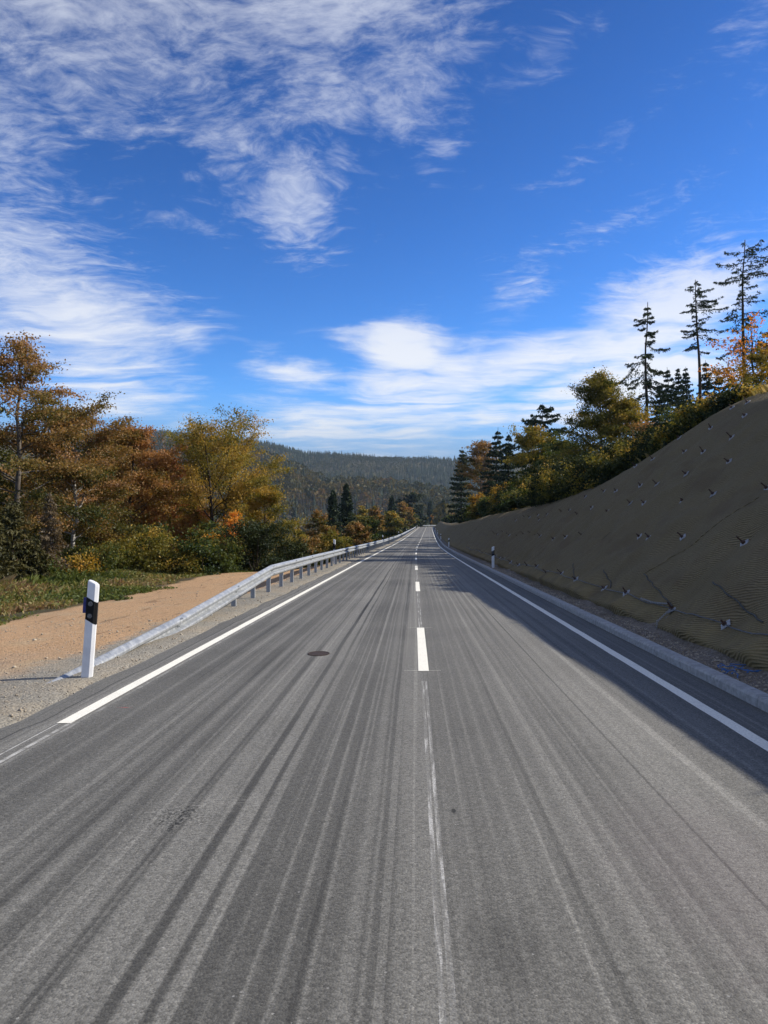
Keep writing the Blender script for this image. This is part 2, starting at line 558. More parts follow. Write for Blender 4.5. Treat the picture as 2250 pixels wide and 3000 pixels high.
def mat_ground():
    """soil, gravel verge and forest floor in road coordinates (u across, s along)"""
    m, g, out = new_mat("ground_soil")
    uv = uvsock(g)
    u, s, _ = g.sep(uv)
    n1 = g.noise(uv, 0.9, 5, 0.6)
    n2 = g.noise(uv, 6.0, 5, 0.65)
    n3 = g.noise(uv, 45.0, 4, 0.7)
    vor = g.sep(g.voronoi(uv, 38.0, 'F1', 'Color'))
    vd = g.voronoi(uv, 38.0)
    stone = g.math('ADD', g.math('MULTIPLY', vor[0], 0.5), g.math('MULTIPLY', n3, 0.5))
    # grey-tan shoulder
    sh = g.mix(stone, (0.105, 0.098, 0.084), (0.36, 0.335, 0.28))
    sh = g.mix(g.maprange(n1, 0.4, 0.65), sh, g.mix(stone, (0.15, 0.128, 0.098), (0.39, 0.345, 0.27)))
    # reddish gravel
    rd = g.mix(stone, (0.20, 0.118, 0.054), (0.60, 0.395, 0.230))
    rd = g.mix(g.maprange(n2, 0.55, 0.75), rd, (0.33, 0.215, 0.130))
    rd = g.mix(g.math('MULTIPLY', g.maprange(n1, 0.52, 0.70), 0.7), rd, g.mix(stone, (0.19, 0.138, 0.080), (0.56, 0.42, 0.265)))
    rut = g.noise(g.comb(g.math('MULTIPLY', u, 3.0), g.math('MULTIPLY', s, 0.5)), 1.0, 4, 0.65)
    rd = g.mix(g.math('MULTIPLY', g.maprange(rut, 0.58, 0.66), 0.55), rd, (0.13, 0.080, 0.045))
    # soil / forest floor
    so = g.mix(n2, (0.030, 0.026, 0.016), (0.11, 0.085, 0.045))
    gr = g.mix(n2, (0.028, 0.036, 0.012), (0.085, 0.085, 0.030))
    so = g.mix(g.maprange(n1, 0.42, 0.62), so, gr)
    # pale rubble at the top of the cutting
    ru = g.mix(stone, (0.13, 0.115, 0.085), (0.40, 0.36, 0.28))
    e1 = g.math('ADD', u, g.math('MULTIPLY', g.math('SUBTRACT', n2, 0.5), 0.55))
    e1 = g.math('ADD', e1, g.math('MULTIPLY', g.math('SUBTRACT', n1, 0.5), 0.9))
    redm = g.maprange(e1, -4.35, -4.65)
    # the shoulder widens into the yard close to the camera
    near = g.maprange(g.math('ADD', s, g.math('MULTIPLY', g.math('SUBTRACT', n1, 0.5), 4)), 7.2, 11.0)
    redm = g.math('MULTIPLY', redm, near)
    col = g.mix(redm, sh, rd)
    wl = g.math('ADD', -8.0, g.math('MULTIPLY', g.maprange(s, 31, 36), 2.6))
    soilm = g.maprange(g.math('SUBTRACT', e1, wl), 0.15, -0.25)
    col = g.mix(soilm, col, so)
    farm = g.maprange(s, 42, 60)
    leftfar = g.math('MULTIPLY', farm, g.math('LESS_THAN', u, -4.3))
    col = g.mix(leftfar, col, so)
    right = g.maprange(u, 3.7, 4.6)
    col = g.mix(right, col, so)
    # gravel strip behind the kerb is earthy
    strip = g.math('MULTIPLY', g.maprange(u, 2.9, 3.0), g.math('SUBTRACT', 1.0, right))
    est = g.mix(stone, (0.055, 0.045, 0.034), (0.30, 0.255, 0.205))
    col = g.mix(strip, col, est)
    toprub = g.math('MULTIPLY', g.maprange(u, 5.5, 6.5), g.math('SUBTRACT', 1.0, g.maprange(g.math('ADD', u, g.math('MULTIPLY', n1, 4)), 10.5, 13.0)))
    toprub = g.math('MULTIPLY', toprub, g.math('SUBTRACT', 1.0, g.maprange(s, 24, 30)))
    col = g.mix(toprub, col, ru)
    h = g.math('ADD', g.math('MULTIPLY', vd, -0.8), g.math('MULTIPLY', n3, 0.6))
    bsdf(g, out, col, 0.95, 0, g.bump(h, 0.8, 0.02), 0.15)
    return m


def mat_mat():
    """woven erosion mat: fine diagonal cords, seen in shade"""
    m, g, out = new_mat("coir_mat")
    uv = uvsock(g)               # u = along road (m), v = up the slope (m)
    s, t, _ = g.sep(uv)
    warp = g.noise(uv, 0.55, 4, 0.55)
    warp2 = g.noise(uv, 3.5, 3, 0.55)
    ph = g.math('ADD', g.math('MULTIPLY', s, 0.37), g.math('MULTIPLY', t, 0.93))
    ph = g.math('ADD', ph, g.math('MULTIPLY', warp, 0.42))
    ph = g.math('ADD', ph, g.math('MULTIPLY', warp2, 0.022))
    wv = g.math('SINE', g.math('MULTIPLY', ph, 2 * math.pi / 0.045))
    ph2 = g.math('ADD', g.math('MULTIPLY', s, 0.93), g.math('MULTIPLY', t, -0.37))
    wv2 = g.math('SINE', g.math('MULTIPLY', g.math('ADD', ph2, g.math('MULTIPLY', warp2, 0.2)), 2 * math.pi / 0.085))
    amt = g.maprange(g.noise(uv, 0.8, 3), 0.3, 0.65, 0.65, 1.0)
    w01 = g.math('ADD', 0.5, g.math('MULTIPLY', g.math('MULTIPLY', wv, amt), 0.5))
    n = g.noise(uv, 1.3, 5, 0.6)
    n2 = g.noise(uv, 30, 4, 0.7)
    fib = g.noise(g.comb(g.math('MULTIPLY', ph, 60), g.math('MULTIPLY', ph2, 9)), 1.0, 3, 0.6)
    ca = g.mix(n, (0.066, 0.052, 0.026), (0.106, 0.082, 0.045))
    cb = g.mix(n, (0.220, 0.176, 0.093), (0.270, 0.212, 0.126))
    col = g.mix(w01, ca, cb)
    col = g.mix(g.math('MULTIPLY', g.maprange(fib, 0.45, 0.75), 0.45), col, (0.27, 0.215, 0.115))
    col = g.mix(g.math('MULTIPLY', g.maprange(n2, 0.55, 0.8), 0.6), col, (0.045, 0.036, 0.022))
    patch = g.noise(g.vmath('MULTIPLY', uv, (0.5, 0.9, 1)), 1.0, 4, 0.6)
    col = g.mix(g.math('MULTIPLY', g.maprange(patch, 0.50, 0.70), 0.45), col, (0.115, 0.082, 0.050))
    low = g.math('MULTIPLY', g.maprange(t, 0.9, 0.1), g.maprange(n, 0.35, 0.65))
    col = g.mix(g.math('MULTIPLY', low, 0.5), col, (0.25, 0.19, 0.085))
    h = g.math('ADD', wv, g.math('MULTIPLY', wv2, 0.35))
    h = g.math('ADD', g.math('MULTIPLY', h, 0.5), g.math('MULTIPLY', n2, 0.5))
    bsdf(g, out, col, 0.95, 0, g.bump(h, 0.8, 0.016), 0.1)
    return m


def mat_simple(name, c0, c1, scale=20, rough=0.7, metal=0.0, bumpd=0.0, spec=0.4, detail=4, stretch=None):
    m, g, out = new_mat(name)
    v = objsock(g)
    if stretch:
        v = g.vmath('MULTIPLY', v, stretch)
    n = g.noise(v, scale, detail, 0.6)
    col = g.mix(g.maprange(n, 0.3, 0.7), c0, c1)
    nrm = g.bump(n, 0.6, bumpd) if bumpd else None
    bsdf(g, out, col, rough, metal, nrm, spec)
    return m


def mat_galv():
    m, g, out = new_mat("galvanised_steel")
    v = objsock(g)
    n = g.noise(g.vmath('MULTIPLY', v, (1, 1.0, 0.25)), 9, 5, 0.65)
    sp = g.sep(g.voronoi(v, 55, 'F1', 'Color'))[0]
    col = g.mix(g.maprange(n, 0.3, 0.7), (0.19, 0.205, 0.22), (0.36, 0.378, 0.392))
    col = g.mix(g.math('MULTIPLY', sp, 0.25), col, (0.56, 0.58, 0.60))
    st = g.maprange(g.noise(g.vmath('MULTIPLY', v, (14, 14, 1.0)), 1.0, 3, 0.6), 0.55, 0.75)
    col = g.mix(g.math('MULTIPLY', st, 0.5), col, (0.52, 0.52, 0.49))
    bsdf(g, out, col, g.maprange(n, 0.2, 0.8, 0.38, 0.62), 0.35, g.bump(n, 0.15, 0.004), 0.5)
    return m


def mat_leaf(name, stops, trans=0.38, rough=0.55):
    m, g, out = new_mat(name)
    a = g.node('ShaderNodeAttribute', attribute_name='tint')
    col = g.ramp(a.outputs['Fac'], stops)
    d = g.node('ShaderNodeBsdfDiffuse')
    g.l.new(col, d.inputs[0])
    t = g.node('ShaderNodeBsdfTranslucent')
    g.l.new(g.mix(1.0, col, (1.25, 1.15, 0.7), 'MULTIPLY'), t.inputs[0])
    gl = g.node('ShaderNodeBsdfGlossy')
    gl.inputs['Roughness'].default_value = rough
    gl.inputs['Color'].default_value = (0.9, 0.95, 1, 1)
    mx = g.node('ShaderNodeMixShader')
    mx.inputs[0].default_value = trans
    g.l.new(d.outputs[0], mx.inputs[1])
    g.l.new(t.outputs[0], mx.inputs[2])
    mx2 = g.node('ShaderNodeMixShader')
    mx2.inputs[0].default_value = 0.012
    g.l.new(mx.outputs[0], mx2.inputs[1])
    g.l.new(gl.outputs[0], mx2.inputs[2])
    g.l.new(mx2.outputs[0], out.inputs[0])
    return m


M = {}
M['asphalt'] = mat_asphalt()
M['paint'] = mat_paint()
M['ground'] = mat_ground()
M['mat'] = mat_mat()
M['galv'] = mat_galv()
M['concrete'] = mat_simple("kerb_concrete", (0.25, 0.247, 0.24), (0.39, 0.385, 0.37), 14, 0.85, 0, 0.003, 0.3, 6)
M['post_white'] = mat_simple("white_plastic", (0.62, 0.63, 0.65), (0.74, 0.75, 0.76), 5, 0.38, 0, 0, 0.5)
M['post_black'] = mat_simple("black_film", (0.003, 0.003, 0.0035), (0.007, 0.007, 0.008), 9, 0.55, 0, 0, 0.2)
M['reflector'] = mat_simple("glass_reflector", (0.02, 0.02, 0.021), (0.22, 0.22, 0.22), 170, 0.45, 0.0, 0.002, 0.4)
M['blue'] = mat_simple("blue_reflector", (0.004, 0.008, 0.10), (0.01, 0.015, 0.17), 60, 0.2, 0, 0.001, 0.7)
M['rust'] = mat_simple("rusty_steel", (0.05, 0.030, 0.022), (0.12, 0.066, 0.045), 60, 0.8, 0.2, 0.002)
M['plate'] = mat_simple("zinc_plate", (0.20, 0.20, 0.20), (0.42, 0.42, 0.42), 35, 0.6, 0.3, 0.001)
M['cable'] = mat_simple("steel_cable", (0.07, 0.075, 0.08), (0.17, 0.175, 0.18), 90, 0.5, 0.6, 0.002)
M['cord'] = mat_simple("dark_cord", (0.035, 0.036, 0.036), (0.10, 0.098, 0.085), 50, 0.9)
M['bluecord'] = mat_simple("blue_twine", (0.02, 0.09, 0.26), (0.04, 0.16, 0.42), 40, 0.6)
M['iron'] = mat_simple("cast_iron", (0.022, 0.016, 0.013), (0.062, 0.040, 0.031), 38, 0.8, 0.3, 0.004)
M['pebble'] = mat_simple("pebble_stone", (0.20, 0.16, 0.115), (0.46, 0.40, 0.31), 3.5, 0.9)
M['rubble'] = mat_simple("pale_rubble", (0.22, 0.20, 0.16), (0.50, 0.46, 0.39), 2.5, 0.9)
M['bark'] = mat_simple("grey_bark", (0.045, 0.036, 0.028), (0.15, 0.13, 0.11), 9, 0.95, 0, 0.02, 0.2, 5, (1, 1, 0.25))
M['bark_dark'] = mat_simple("dark_bark", (0.022, 0.017, 0.013), (0.075, 0.058, 0.045), 9, 0.95, 0, 0.02, 0.2, 5, (1, 1, 0.25))
M['bark_pale'] = mat_simple("pale_bark", (0.16, 0.14, 0.12), (0.55, 0.53, 0.49), 5, 0.9, 0, 0.01, 0.2, 5, (1, 1, 1.8))
M['deadwood'] = mat_simple("dead_wood", (0.12, 0.105, 0.095), (0.24, 0.215, 0.195), 2, 0.95, 0, 0, 0.1)

LEAF = {
    'rust': [(0.0, (0.045, 0.044, 0.010)), (0.35, (0.110, 0.074, 0.018)), (0.65, (0.170, 0.090, 0.028)), (1.0, (0.235, 0.115, 0.042))],
    'brown': [(0.0, (0.028, 0.034, 0.008)), (0.4, (0.080, 0.064, 0.016)), (0.75, (0.15, 0.085, 0.028)), (1.0, (0.20, 0.115, 0.055))],
    'red': [(0.0, (0.075, 0.055, 0.014)), (0.4, (0.17, 0.080, 0.024)), (0.8, (0.25, 0.090, 0.030)), (1.0, (0.30, 0.11, 0.038))],
    'olive': [(0.0, (0.018, 0.026, 0.006)), (0.4, (0.060, 0.062, 0.012)), (0.75, (0.135, 0.112, 0.020)), (1.0, (0.24, 0.155, 0.03))],
    'gold': [(0.0, (0.055, 0.058, 0.010)), (0.35, (0.15, 0.115, 0.016)), (0.7, (0.27, 0.165, 0.022)), (1.0, (0.40, 0.20, 0.03))],
    'orange': [(0.0, (0.16, 0.10, 0.014)), (0.35, (0.36, 0.20, 0.022)), (0.75, (0.52, 0.23, 0.03)), (1.0, (0.60, 0.20, 0.04))],
    'green': [(0.0, (0.014, 0.024, 0.008)), (0.5, (0.036, 0.055, 0.013)), (0.85, (0.075, 0.088, 0.020)), (1.0, (0.14, 0.12, 0.026))],
    'dark': [(0.0, (0.010, 0.017, 0.007)), (0.6, (0.026, 0.038, 0.012)), (1.0, (0.060, 0.068, 0.020))],
    'needle': [(0.0, (0.010, 0.016, 0.009)), (0.6, (0.022, 0.034, 0.016)), (1.0, (0.050, 0.062, 0.025))],
    'larch': [(0.0, (0.030, 0.034, 0.012)), (0.5, (0.065, 0.060, 0.020)), (1.0, (0.12, 0.105, 0.040))],
    'dry': [(0.0, (0.06, 0.042, 0.022)), (0.5, (0.12, 0.090, 0.055)), (1.0, (0.19, 0.150, 0.105))],
    'weed': [(0.0, (0.030, 0.042, 0.010)), (0.40, (0.075, 0.095, 0.022)), (0.66, (0.135, 0.125, 0.040)), (0.82, (0.22, 0.17, 0.075)), (1.0, (0.17, 0.105, 0.058))],
    'grass': [(0.0, (0.09, 0.085, 0.026)), (0.5, (0.22, 0.165, 0.065)), (1.0, (0.37, 0.28, 0.135))],
}
GAIN = {'needle': 1.5, 'dark': 1.0, 'green': 1.35, 'weed': 1.35, 'grass': 1.2, 'larch': 1.0, 'dry': 1.3, 'orange': 1.15, 'rust': 1.6, 'red': 1.2, 'gold': 1.35, 'brown': 1.85, 'olive': 1.7}
for k in LEAF:
    gn = GAIN.get(k, 1.75)
    LEAF[k] = [(p, tuple(min(.8, c * gn) for c in col)) for p, col in LEAF[k]]
    M['leaf_' + k] = mat_leaf(k + "_foliage", LEAF[k], 0.15 if k in ('needle', 'dark', 'larch') else 0.38)

# ------------------------------------------------------------------ road geometry
S_ARC, R_ARC = 350.0, 70.0
_gy = np.arange(-60, 420.0, 1.0)
_gx = np.interp(_gy, [-60, 0, 41, 60, 82, 120, 170, 268, 360, 420], [.11 - 60 * .0388, .11, 1.70, 2.50, 3.50, 5.65, 8.55, 14.3, 20.0, 23.7])
_k = np.hanning(31)
_k /= _k.sum()
_gxs = np.convolve(np.pad(_gx, 15, mode='reflect', reflect_type='odd'), _k, 'valid')
CX0 = float(np.interp(S_ARC, _gy, _gxs))
A0 = math.atan(float(np.interp(S_ARC, _gy, np.gradient(_gxs))))
ARC_C = (CX0 + R_ARC * math.cos(A0), S_ARC - R_ARC * math.sin(A0))
_zs = [-60, 0, 60, 90, 130, 170, 268, 350, 400, 470]
_zv = [0, 0, 0, .06, .42, 1.0, 2.6, 4.35, 4.9, 5.2]


def cx(y):
    return np.interp(y, _gy, _gxs)


def zr(s):
    return np.interp(s, _zs, _zv)


def pos(s, u):
    """road coordinates -> world x, y"""
    s = np.asarray(s, float)
    u = np.asarray(u, float)
    a = A0 + (s - S_ARC) / R_ARC
    xa = ARC_C[0] - (R_ARC - u) * np.cos(a)
    ya = ARC_C[1] + (R_ARC - u) * np.sin(a)
    far = s > S_ARC
    return np.where(far, xa, cx(s) + u), np.where(far, ya, s)


def road_coords(x, y):
    u = x - cx(np.minimum(y, S_ARC))
    s = np.array(y, float)
    dx, dy = x - ARC_C[0], y - ARC_C[1]
    r = np.hypot(dx, dy)
    ang = np.arctan2(dy, -dx)
    far = y > S_ARC - 2
    ua = R_ARC - r
    sa = S_ARC + (np.clip(ang, A0, 2.2) - A0) * R_ARC
    return np.where(far, sa, s), np.where(far, ua, u)


TOE = 3.68
RIDGE_S = [-30, 4, 8, 12, 15, 19, 21, 22.5, 24, 26, 30, 40, 50, 80, 150, 220, 350, 470]
RIDGE_Z = [3.2, 3.45, 3.75, 4.2, 4.55, 5.02, 5.18, 5.08, 4.62, 4.08, 3.35, 2.9, 2.85, 3.0, 2.4, 2.3, 2.6, 4.0]


def ridge(s):
    return np.interp(s, RIDGE_S, RIDGE_Z)


def softmin(a, b, k):
    h = np.clip(0.5 + 0.5 * (b - a) / k, 0, 1)
    return b * (1 - h) + a * h - k * h * (1 - h)


def cut_profile(w, s):
    """height of the cutting above the road, w metres beyond its toe"""
    rz = ridge(s)
    ps = 0.33 - 0.20 * smooth01(120, 280, s)
    ps = np.where(s < 24, 0.12 + (ps - 0.12) * smooth01(17, 24, s), ps)
    over = np.maximum(w - rz, 0)
    A = 0.06 + w
    B = rz + ps * 70 * (1 - np.exp(-over / 70)) + np.where(s < 24, 0.20 * (1 - smooth01(17, 24, s)) * np.maximum(over - 9, 0), 0)
    return softmin(A, np.maximum(B, rz * 0.0 + B), 0.5)


def far_z(x, y):
    spur = np.interp(x, [-700, -350, -162, -78, 47, 90, 200, 500], [118, 108, 92, 56, 46, 34, 26, 50])
    rid = np.interp(x, [-1500, -550, -330, -190, 190, 400, 1500], [262, 240, 222, 188, 172, 178, 210])
    a = smooth01(430, 1000, y)
    z = -32 + a * (spur + 32)
    dip = smooth01(1000, 1300, y) * (1 - smooth01(1300, 1900, y))
    z = z * (1 - smooth01(1000, 1350, y)) + smooth01(1000, 1350, y) * np.minimum(spur, 60)
    z = z + smooth01(1300, 1900, y) * (rid - np.minimum(spur, 60))
    z = z - smooth01(2000, 4500, y) * 120
    return z + fbm(x / 90, y / 90, 5, 3) * 9 * a


def ground_z(x, y):
    x = np.asarray(x, float)
    y = np.asarray(y, float)
    s, u = road_coords(x, y)
    base = zr(s)
    w = np.maximum(-u - 4.7, 0)
    near = 1 - smooth01(31, 47, s)
    zn = -0.03 * w - 0.32 * np.maximum(w - 24, 0)
    zf = -0.42 * w
    zl = near * zn + (1 - near) * zf
    zl = -34 * (1 - np.exp(zl / 34))
    wr = np.maximum(u - TOE, 0)
    zrt = np.where(u > TOE, cut_profile(wr, s) - 0.12 * smooth01(0, .3, wr) * (1 - smooth01(ridge(s) + .6, ridge(s) + 1.4, wr)), 0.04)
    z = base + np.where(u < 0, zl, np.where(u > 3.0, zrt, 0))
    inroad = smooth01(-3.5, -3.35, u) * (1 - smooth01(3.05, 3.12, u))
    z = z - 0.10 * inroad - 0.012
    rough = np.clip((np.abs(u) - 4.5) / 8, 0, 1)
    crest = smooth01(3.4, 5, u) * (1 - smooth01(9, 16, u)) * (1 - smooth01(25, 40, s))
    z = z + rough * (1 - .8 * crest) * fbm(x / 3.1, y / 3.1, 3, 4) * 0.28 + (1 - inroad) * fbm(x * 1.4, y * 1.4, 9, 3) * 0.022
    m = smooth01(440, 600, y)
    ml = smooth01(60, 200, -u) * smooth01(250, 460, y)
    m = np.maximum(m, ml)
    return z * (1 - m) + far_z(x, y) * m


def gz(x, y):
    return float(ground_z(np.array([x]), np.array([y]))[0])


def at(px, py, y):
    """world point at depth y that the photo pixel shows"""
    return (px - CXP) / FPX * y, EYE - (py - HORP) / FPX * y


def build_ground():
    ys = [-14.0]
    while ys[-1] < 6000:
        y = ys[-1]
        ys.append(y + (0.30 if y < 34 else min(120, 0.30 + (y - 34) * 0.022)))
    ys = np.array(ys)
    us = [0.0]
    while us[-1] < 4200:
        a = us[-1]
        us.append(a + (0.24 if a < 13 else min(200, 0.24 + (a - 13) * 0.06)))
    us = np.array(us)
    us = np.concatenate([-us[:0:-1], us])
    Y, U = np.meshgrid(ys, us, indexing='ij')
    X = cx(np.minimum(Y, S_ARC)) + U
    Z = ground_z(X, Y)
    S2, U2 = road_coords(X, Y)
    n, k = Y.shape
    V = np.stack([X, Y, Z], -1).reshape(-1, 3)
    uv = np.stack([U2, S2], -1).reshape(-1, 2)
    i, j = np.meshgrid(np.arange(n - 1), np.arange(k - 1), indexing='ij')
    q = np.stack([i * k + j, i * k + j + 1, (i + 1) * k + j + 1, (i + 1) * k + j], -1).reshape(-1, 4)
    o = obj("ground", mesh_np("ground", V, q, mat=M['ground'], uv=uv, smooth=True))
    tag(o, "earth and gravel ground rising to wooded hills", kind='structure')
    return o


build_ground()


def strip(name, u0, u1, s0, s1, dz, mat, parent=None, step=None, ends_rough=0.0, nu=2, seed=0):
    """a thin sheet following the road between two offsets"""
    ss = [s0]
    while ss[-1] < s1 - 1e-6:
        st = step if step else (0.5 if ss[-1] < 40 else 1.0 if ss[-1] < 120 else 2.0)
        ss.append(min(s1, ss[-1] + st))
    ss = np.array(ss)
    uu = np.linspace(u0, u1, nu)
    S, U = np.meshgrid(ss, uu, indexing='ij')
    if ends_rough:
        U = U + (fbm(S * 9, U * 40, seed, 3)) * ends_rough
    X, Y = pos(S, U)
    Z = zr(S) + dz
    n, k = S.shape
    V = np.stack([X, Y, Z], -1).reshape(-1, 3)
    i, j = np.meshgrid(np.arange(n - 1), np.arange(k - 1), indexing='ij')
    q = np.stack([i * k + j, i * k + j + 1, (i + 1) * k + j + 1, (i + 1) * k + j], -1).reshape(-1, 4)
    uv = np.stack([U, S], -1).reshape(-1, 2)
    return obj(name, mesh_np(name, V, q, mat=mat, uv=uv), parent)


road = strip("road", -3.46, 3.02, -8, 462, 0.0, M['asphalt'], nu=14)
# ragged left margin of the asphalt
tag(road, "grey streaked new asphalt road with white lane markings", kind='structure')
me = road.data
co = np.empty(len(me.vertices) * 3, np.float32)
me.vertices.foreach_get('co', co)
co = co.reshape(-1, 14, 3)
co[:, 0, 0] += (vnoise(co[:, 0, 1] * 1.7, co[:, 0, 1] * 0, 4) * 0.12)
me.vertices.foreach_set('co', co.ravel())

strip("edge_line", -3.075, -2.955, 6.42, 455, 0.004, M['paint'], road, ends_rough=0.006, nu=2, seed=3, step=0.5)
strip("edge_line", 2.445, 2.565, -7, 455, 0.004, M['paint'], road, ends_rough=0.010, nu=2, seed=7, step=0.5)
s = 8.83
while s < 440:
    strip("lane_dash", -0.06, 0.06, s, s + 4.0, 0.004, M['paint'], road, step=0.5, ends_rough=0.003, seed=int(s))
    s += 12.0
# inner lip of the buried service cover: a worn iron disc set in the left lane
mb = MB()
mb.loft([[(0.145 * math.cos(a) * k, 0.20 * math.sin(a) * k, z) for a in [i * math.pi / 12 for i in range(24)]] for k, z in ((1.0, -0.02), (1.0, 0.003), (0.90, 0.006), (0.86, 0.002))])
mh = obj("survey_cover", mb.mesh("survey_cover", M['iron']), road, (-0.845 - 0.01, 10.1, 0.002))
# chalk scores across the dash ends
for sy in (8.86, 12.86):
    strip("score_mark", -0.22, 0.20, sy, sy + 0.006, 0.0025, M['paint'], road, step=0.02)

# kerb: single stones while they can be told apart, one run beyond
def kerb_loop(s, dz=0.0):
    prof = [(2.995, -0.06), (2.995, 0.075), (3.013, 0.10), (3.145, 0.10), (3.145, -0.06)]
    L = []
    for u, z in prof:
        x, y = pos(s, u)
        L.append((float(x), float(y), float(zr(s)) + z + dz))
    return L


mb = MB()
ss = np.concatenate([np.arange(70.006, 200, 2), np.arange(200, 458, 3)])
mb.loft([kerb_loop(a) for a in ss])
kerb = obj("kerb", mb.mesh("kerb", M['concrete']))
tag(kerb, "low grey concrete kerb along the right gutter", kind='structure')
rng = random.Random(5)
s = -7.0
while s < 70:
    mb = MB()
    dz = rng.uniform(-0.003, 0.003)
    mb.loft([kerb_loop(s + 0.004, dz), kerb_loop(s + 0.5, dz), kerb_loop(s + 0.996, dz)])
    obj("kerb_stone", mb.mesh("kerb_stone", M['concrete']), kerb)
    s += 1.0

# ------------------------------------------------------------------ guard rail
RU = -3.98


def rail_top(s):
    return float(np.interp(s, [0, 7.6, 12.5, 20.9, 30, 500], [-0.30, -0.03, 0.20, 0.71, 0.73, 0.73]))


RAILP = [(0.000, 0.0), (0.018, -0.004), (0.072, -0.040), (0.083, -0.062), (0.078, -0.096), (0.006, -0.128), (0.000, -0.150), (0.006, -0.178), (0.074, -0.206), (0.083, -0.226), (0.078, -0.262), (0.018, -0.306), (0.0, -0.31)]


def rail_loop(s, lift=0.0):
    L = []
    base = float(zr(s)) + rail_top(s)
    for k, (o, z) in enumerate(RAILP):
        x, y = pos(s, RU + o + lift)
        L.append((float(x), float(y), base + z))
    for o, z in reversed(RAILP):
        x, y = pos(s, RU + o - 0.006 + lift)
        L.append((float(x), float(y), base + z))
    return L


guard = empty("guard_rail", (float(pos(20, RU)[0]), 20.0, 0.0))
tag(guard, "galvanised steel guard rail with ramped end along the left verge", "guard rail")
inv = Matrix.Translation(-Vector(guard.location))
joints = [7.3, 8.5, 12.55, 16.65, 20.85]
while joints[-1] < 452:
    joints.append(joints[-1] + 4.0)
for a, b in zip(joints[:-1], joints[1:]):
    mb = MB()
    n = 3 if b < 350 else 4
    lift = 0.0
    mb.loft([rail_loop(t, 0.0) for t in np.linspace(a, b + 0.0, n)])
    if b < 60:                      # overlapping joint plate
        mb.loft([[(x + 0.004, y, z) for x, y, z in rail_loop(t, 0.0)] for t in (b - 0.04, b + 0.16)])
    me = mb.mesh("rail", M['galv'])
    me.transform(inv)
    o = obj("rail", me, guard)
# bolts at the near joints
mb = MB()
mb.tube([(0, 0, 0), (0.02, 0, 0.004)], 0.014, 6)
bolt_me = mb.mesh("bolt", M['galv'])
for b in joints[1:14]:
    for zz, oo in ((-0.03, .062), (-0.155, .014), (-0.235, .082)):
        for ds in (0.03, 0.10):
            x, y = pos(b + ds, RU + oo)
            obj("bolt", bolt_me, guard, (float(x) - guard.location.x, float(y) - guard.location.y, rail_top(b) + float(zr(b)) + zz))


def post_mesh():
    mb = MB()                       # C channel open towards oncoming traffic
    mb.box(0.044, 0.050, -0.05, 0.05, -0.5, 0.0)
    mb.box(-0.050, 0.0435, 0.044, 0.05, -0.5, 0.0)
    mb.box(-0.050, 0.0435, -0.05, -0.044, -0.5, 0.0)
    mb.box(0.050, 0.062, -0.04, 0.04, -0.18, -0.03)
    return mb.mesh("rail_post", M['galv'])


pm = post_mesh()
s = 14.85
while s < 450:
    x, y = pos(s, RU - 0.065)
    h = rail_top(s)
    o = obj("post", pm, guard, (float(x) - guard.location.x, float(y) - guard.location.y, float(zr(s)) + h - 0.10))
    o.scale = (1, 1, max(0.2, (h + 0.06) / 0.5))
    s += 2.0

# ------------------------------------------------------------------ delineator posts
def delineator(loc, label, lean=0.0, height=1.06, mirror=False, style='round', blue=False):
    t = empty("delineator_post", loc, (0, lean, 0))
    tag(t, label, "road post", "delineator posts along the road")
    sx = -1 if mirror else 1
    prof = [(-.054, -.045), (.030, -.045), (.056, -.018), (.050, .030), (.020, .055), (-.020, .055), (-.050, .030), (-.062, -.018)]

    def loop(zl, zsl, k=1.0, grow=0.0):
        L = []
        for x, y in prof:
            g_ = 1 + grow
            L.append((sx * x * k * g_, y * k * g_, zl - zsl * (x + .062) / .118))
        return L if sx > 0 else L[::-1]
    zb, zt = height * .60, height * .83
    mb = MB()
    mb.loft([loop(-0.15, 0), loop(zb, 0.065), loop(zt, 0.065), loop(height - .03, 0.045), loop(height - .008, 0.045, .94), loop(height, 0.045, .80)])
    obj("body", mb.mesh("post_body", M['post_white']), t)
    mb = MB()
    mb.loft([loop(zb + .001, 0.065, 1, .035), loop(zt - .001, 0.065, 1, .035)])
    band = obj("black_band", mb.mesh("black_band", M['post_black']), t)
    if style == 'round':
        for zz in (height * .755, height * .630):
            mb = MB()
            n = 20
            c0 = -.008 * sx
            mb.loft([[(c0 + r * math.cos(a), yy, zz + r * math.sin(a)) for a in [-i * 2 * math.pi / n for i in range(n)]] for r, yy in ((.026, -.0465), (.026, -.050), (.022, -.0515), (.020, -.0500))])
            obj("reflector", mb.mesh("round_reflector", M['reflector']), band)
    else:
        mb = MB()
        mb.box(-.022, .016, -.052, -.0466, height * .64, height * .80)
        obj("reflector", mb.mesh("bar_reflector", M['reflector']), band)
    if blue:
        mb = MB()
        mb.loft([[(-.098, -.022, z), (-.062, -.026, z), (-.058, .03, z), (-.090, .036, z), (-.106, .008, z)] for z in (height * .655, height * .815)])
        obj("wildlife_reflector", mb.mesh("wildlife_reflector", M['blue']), t)
    return t


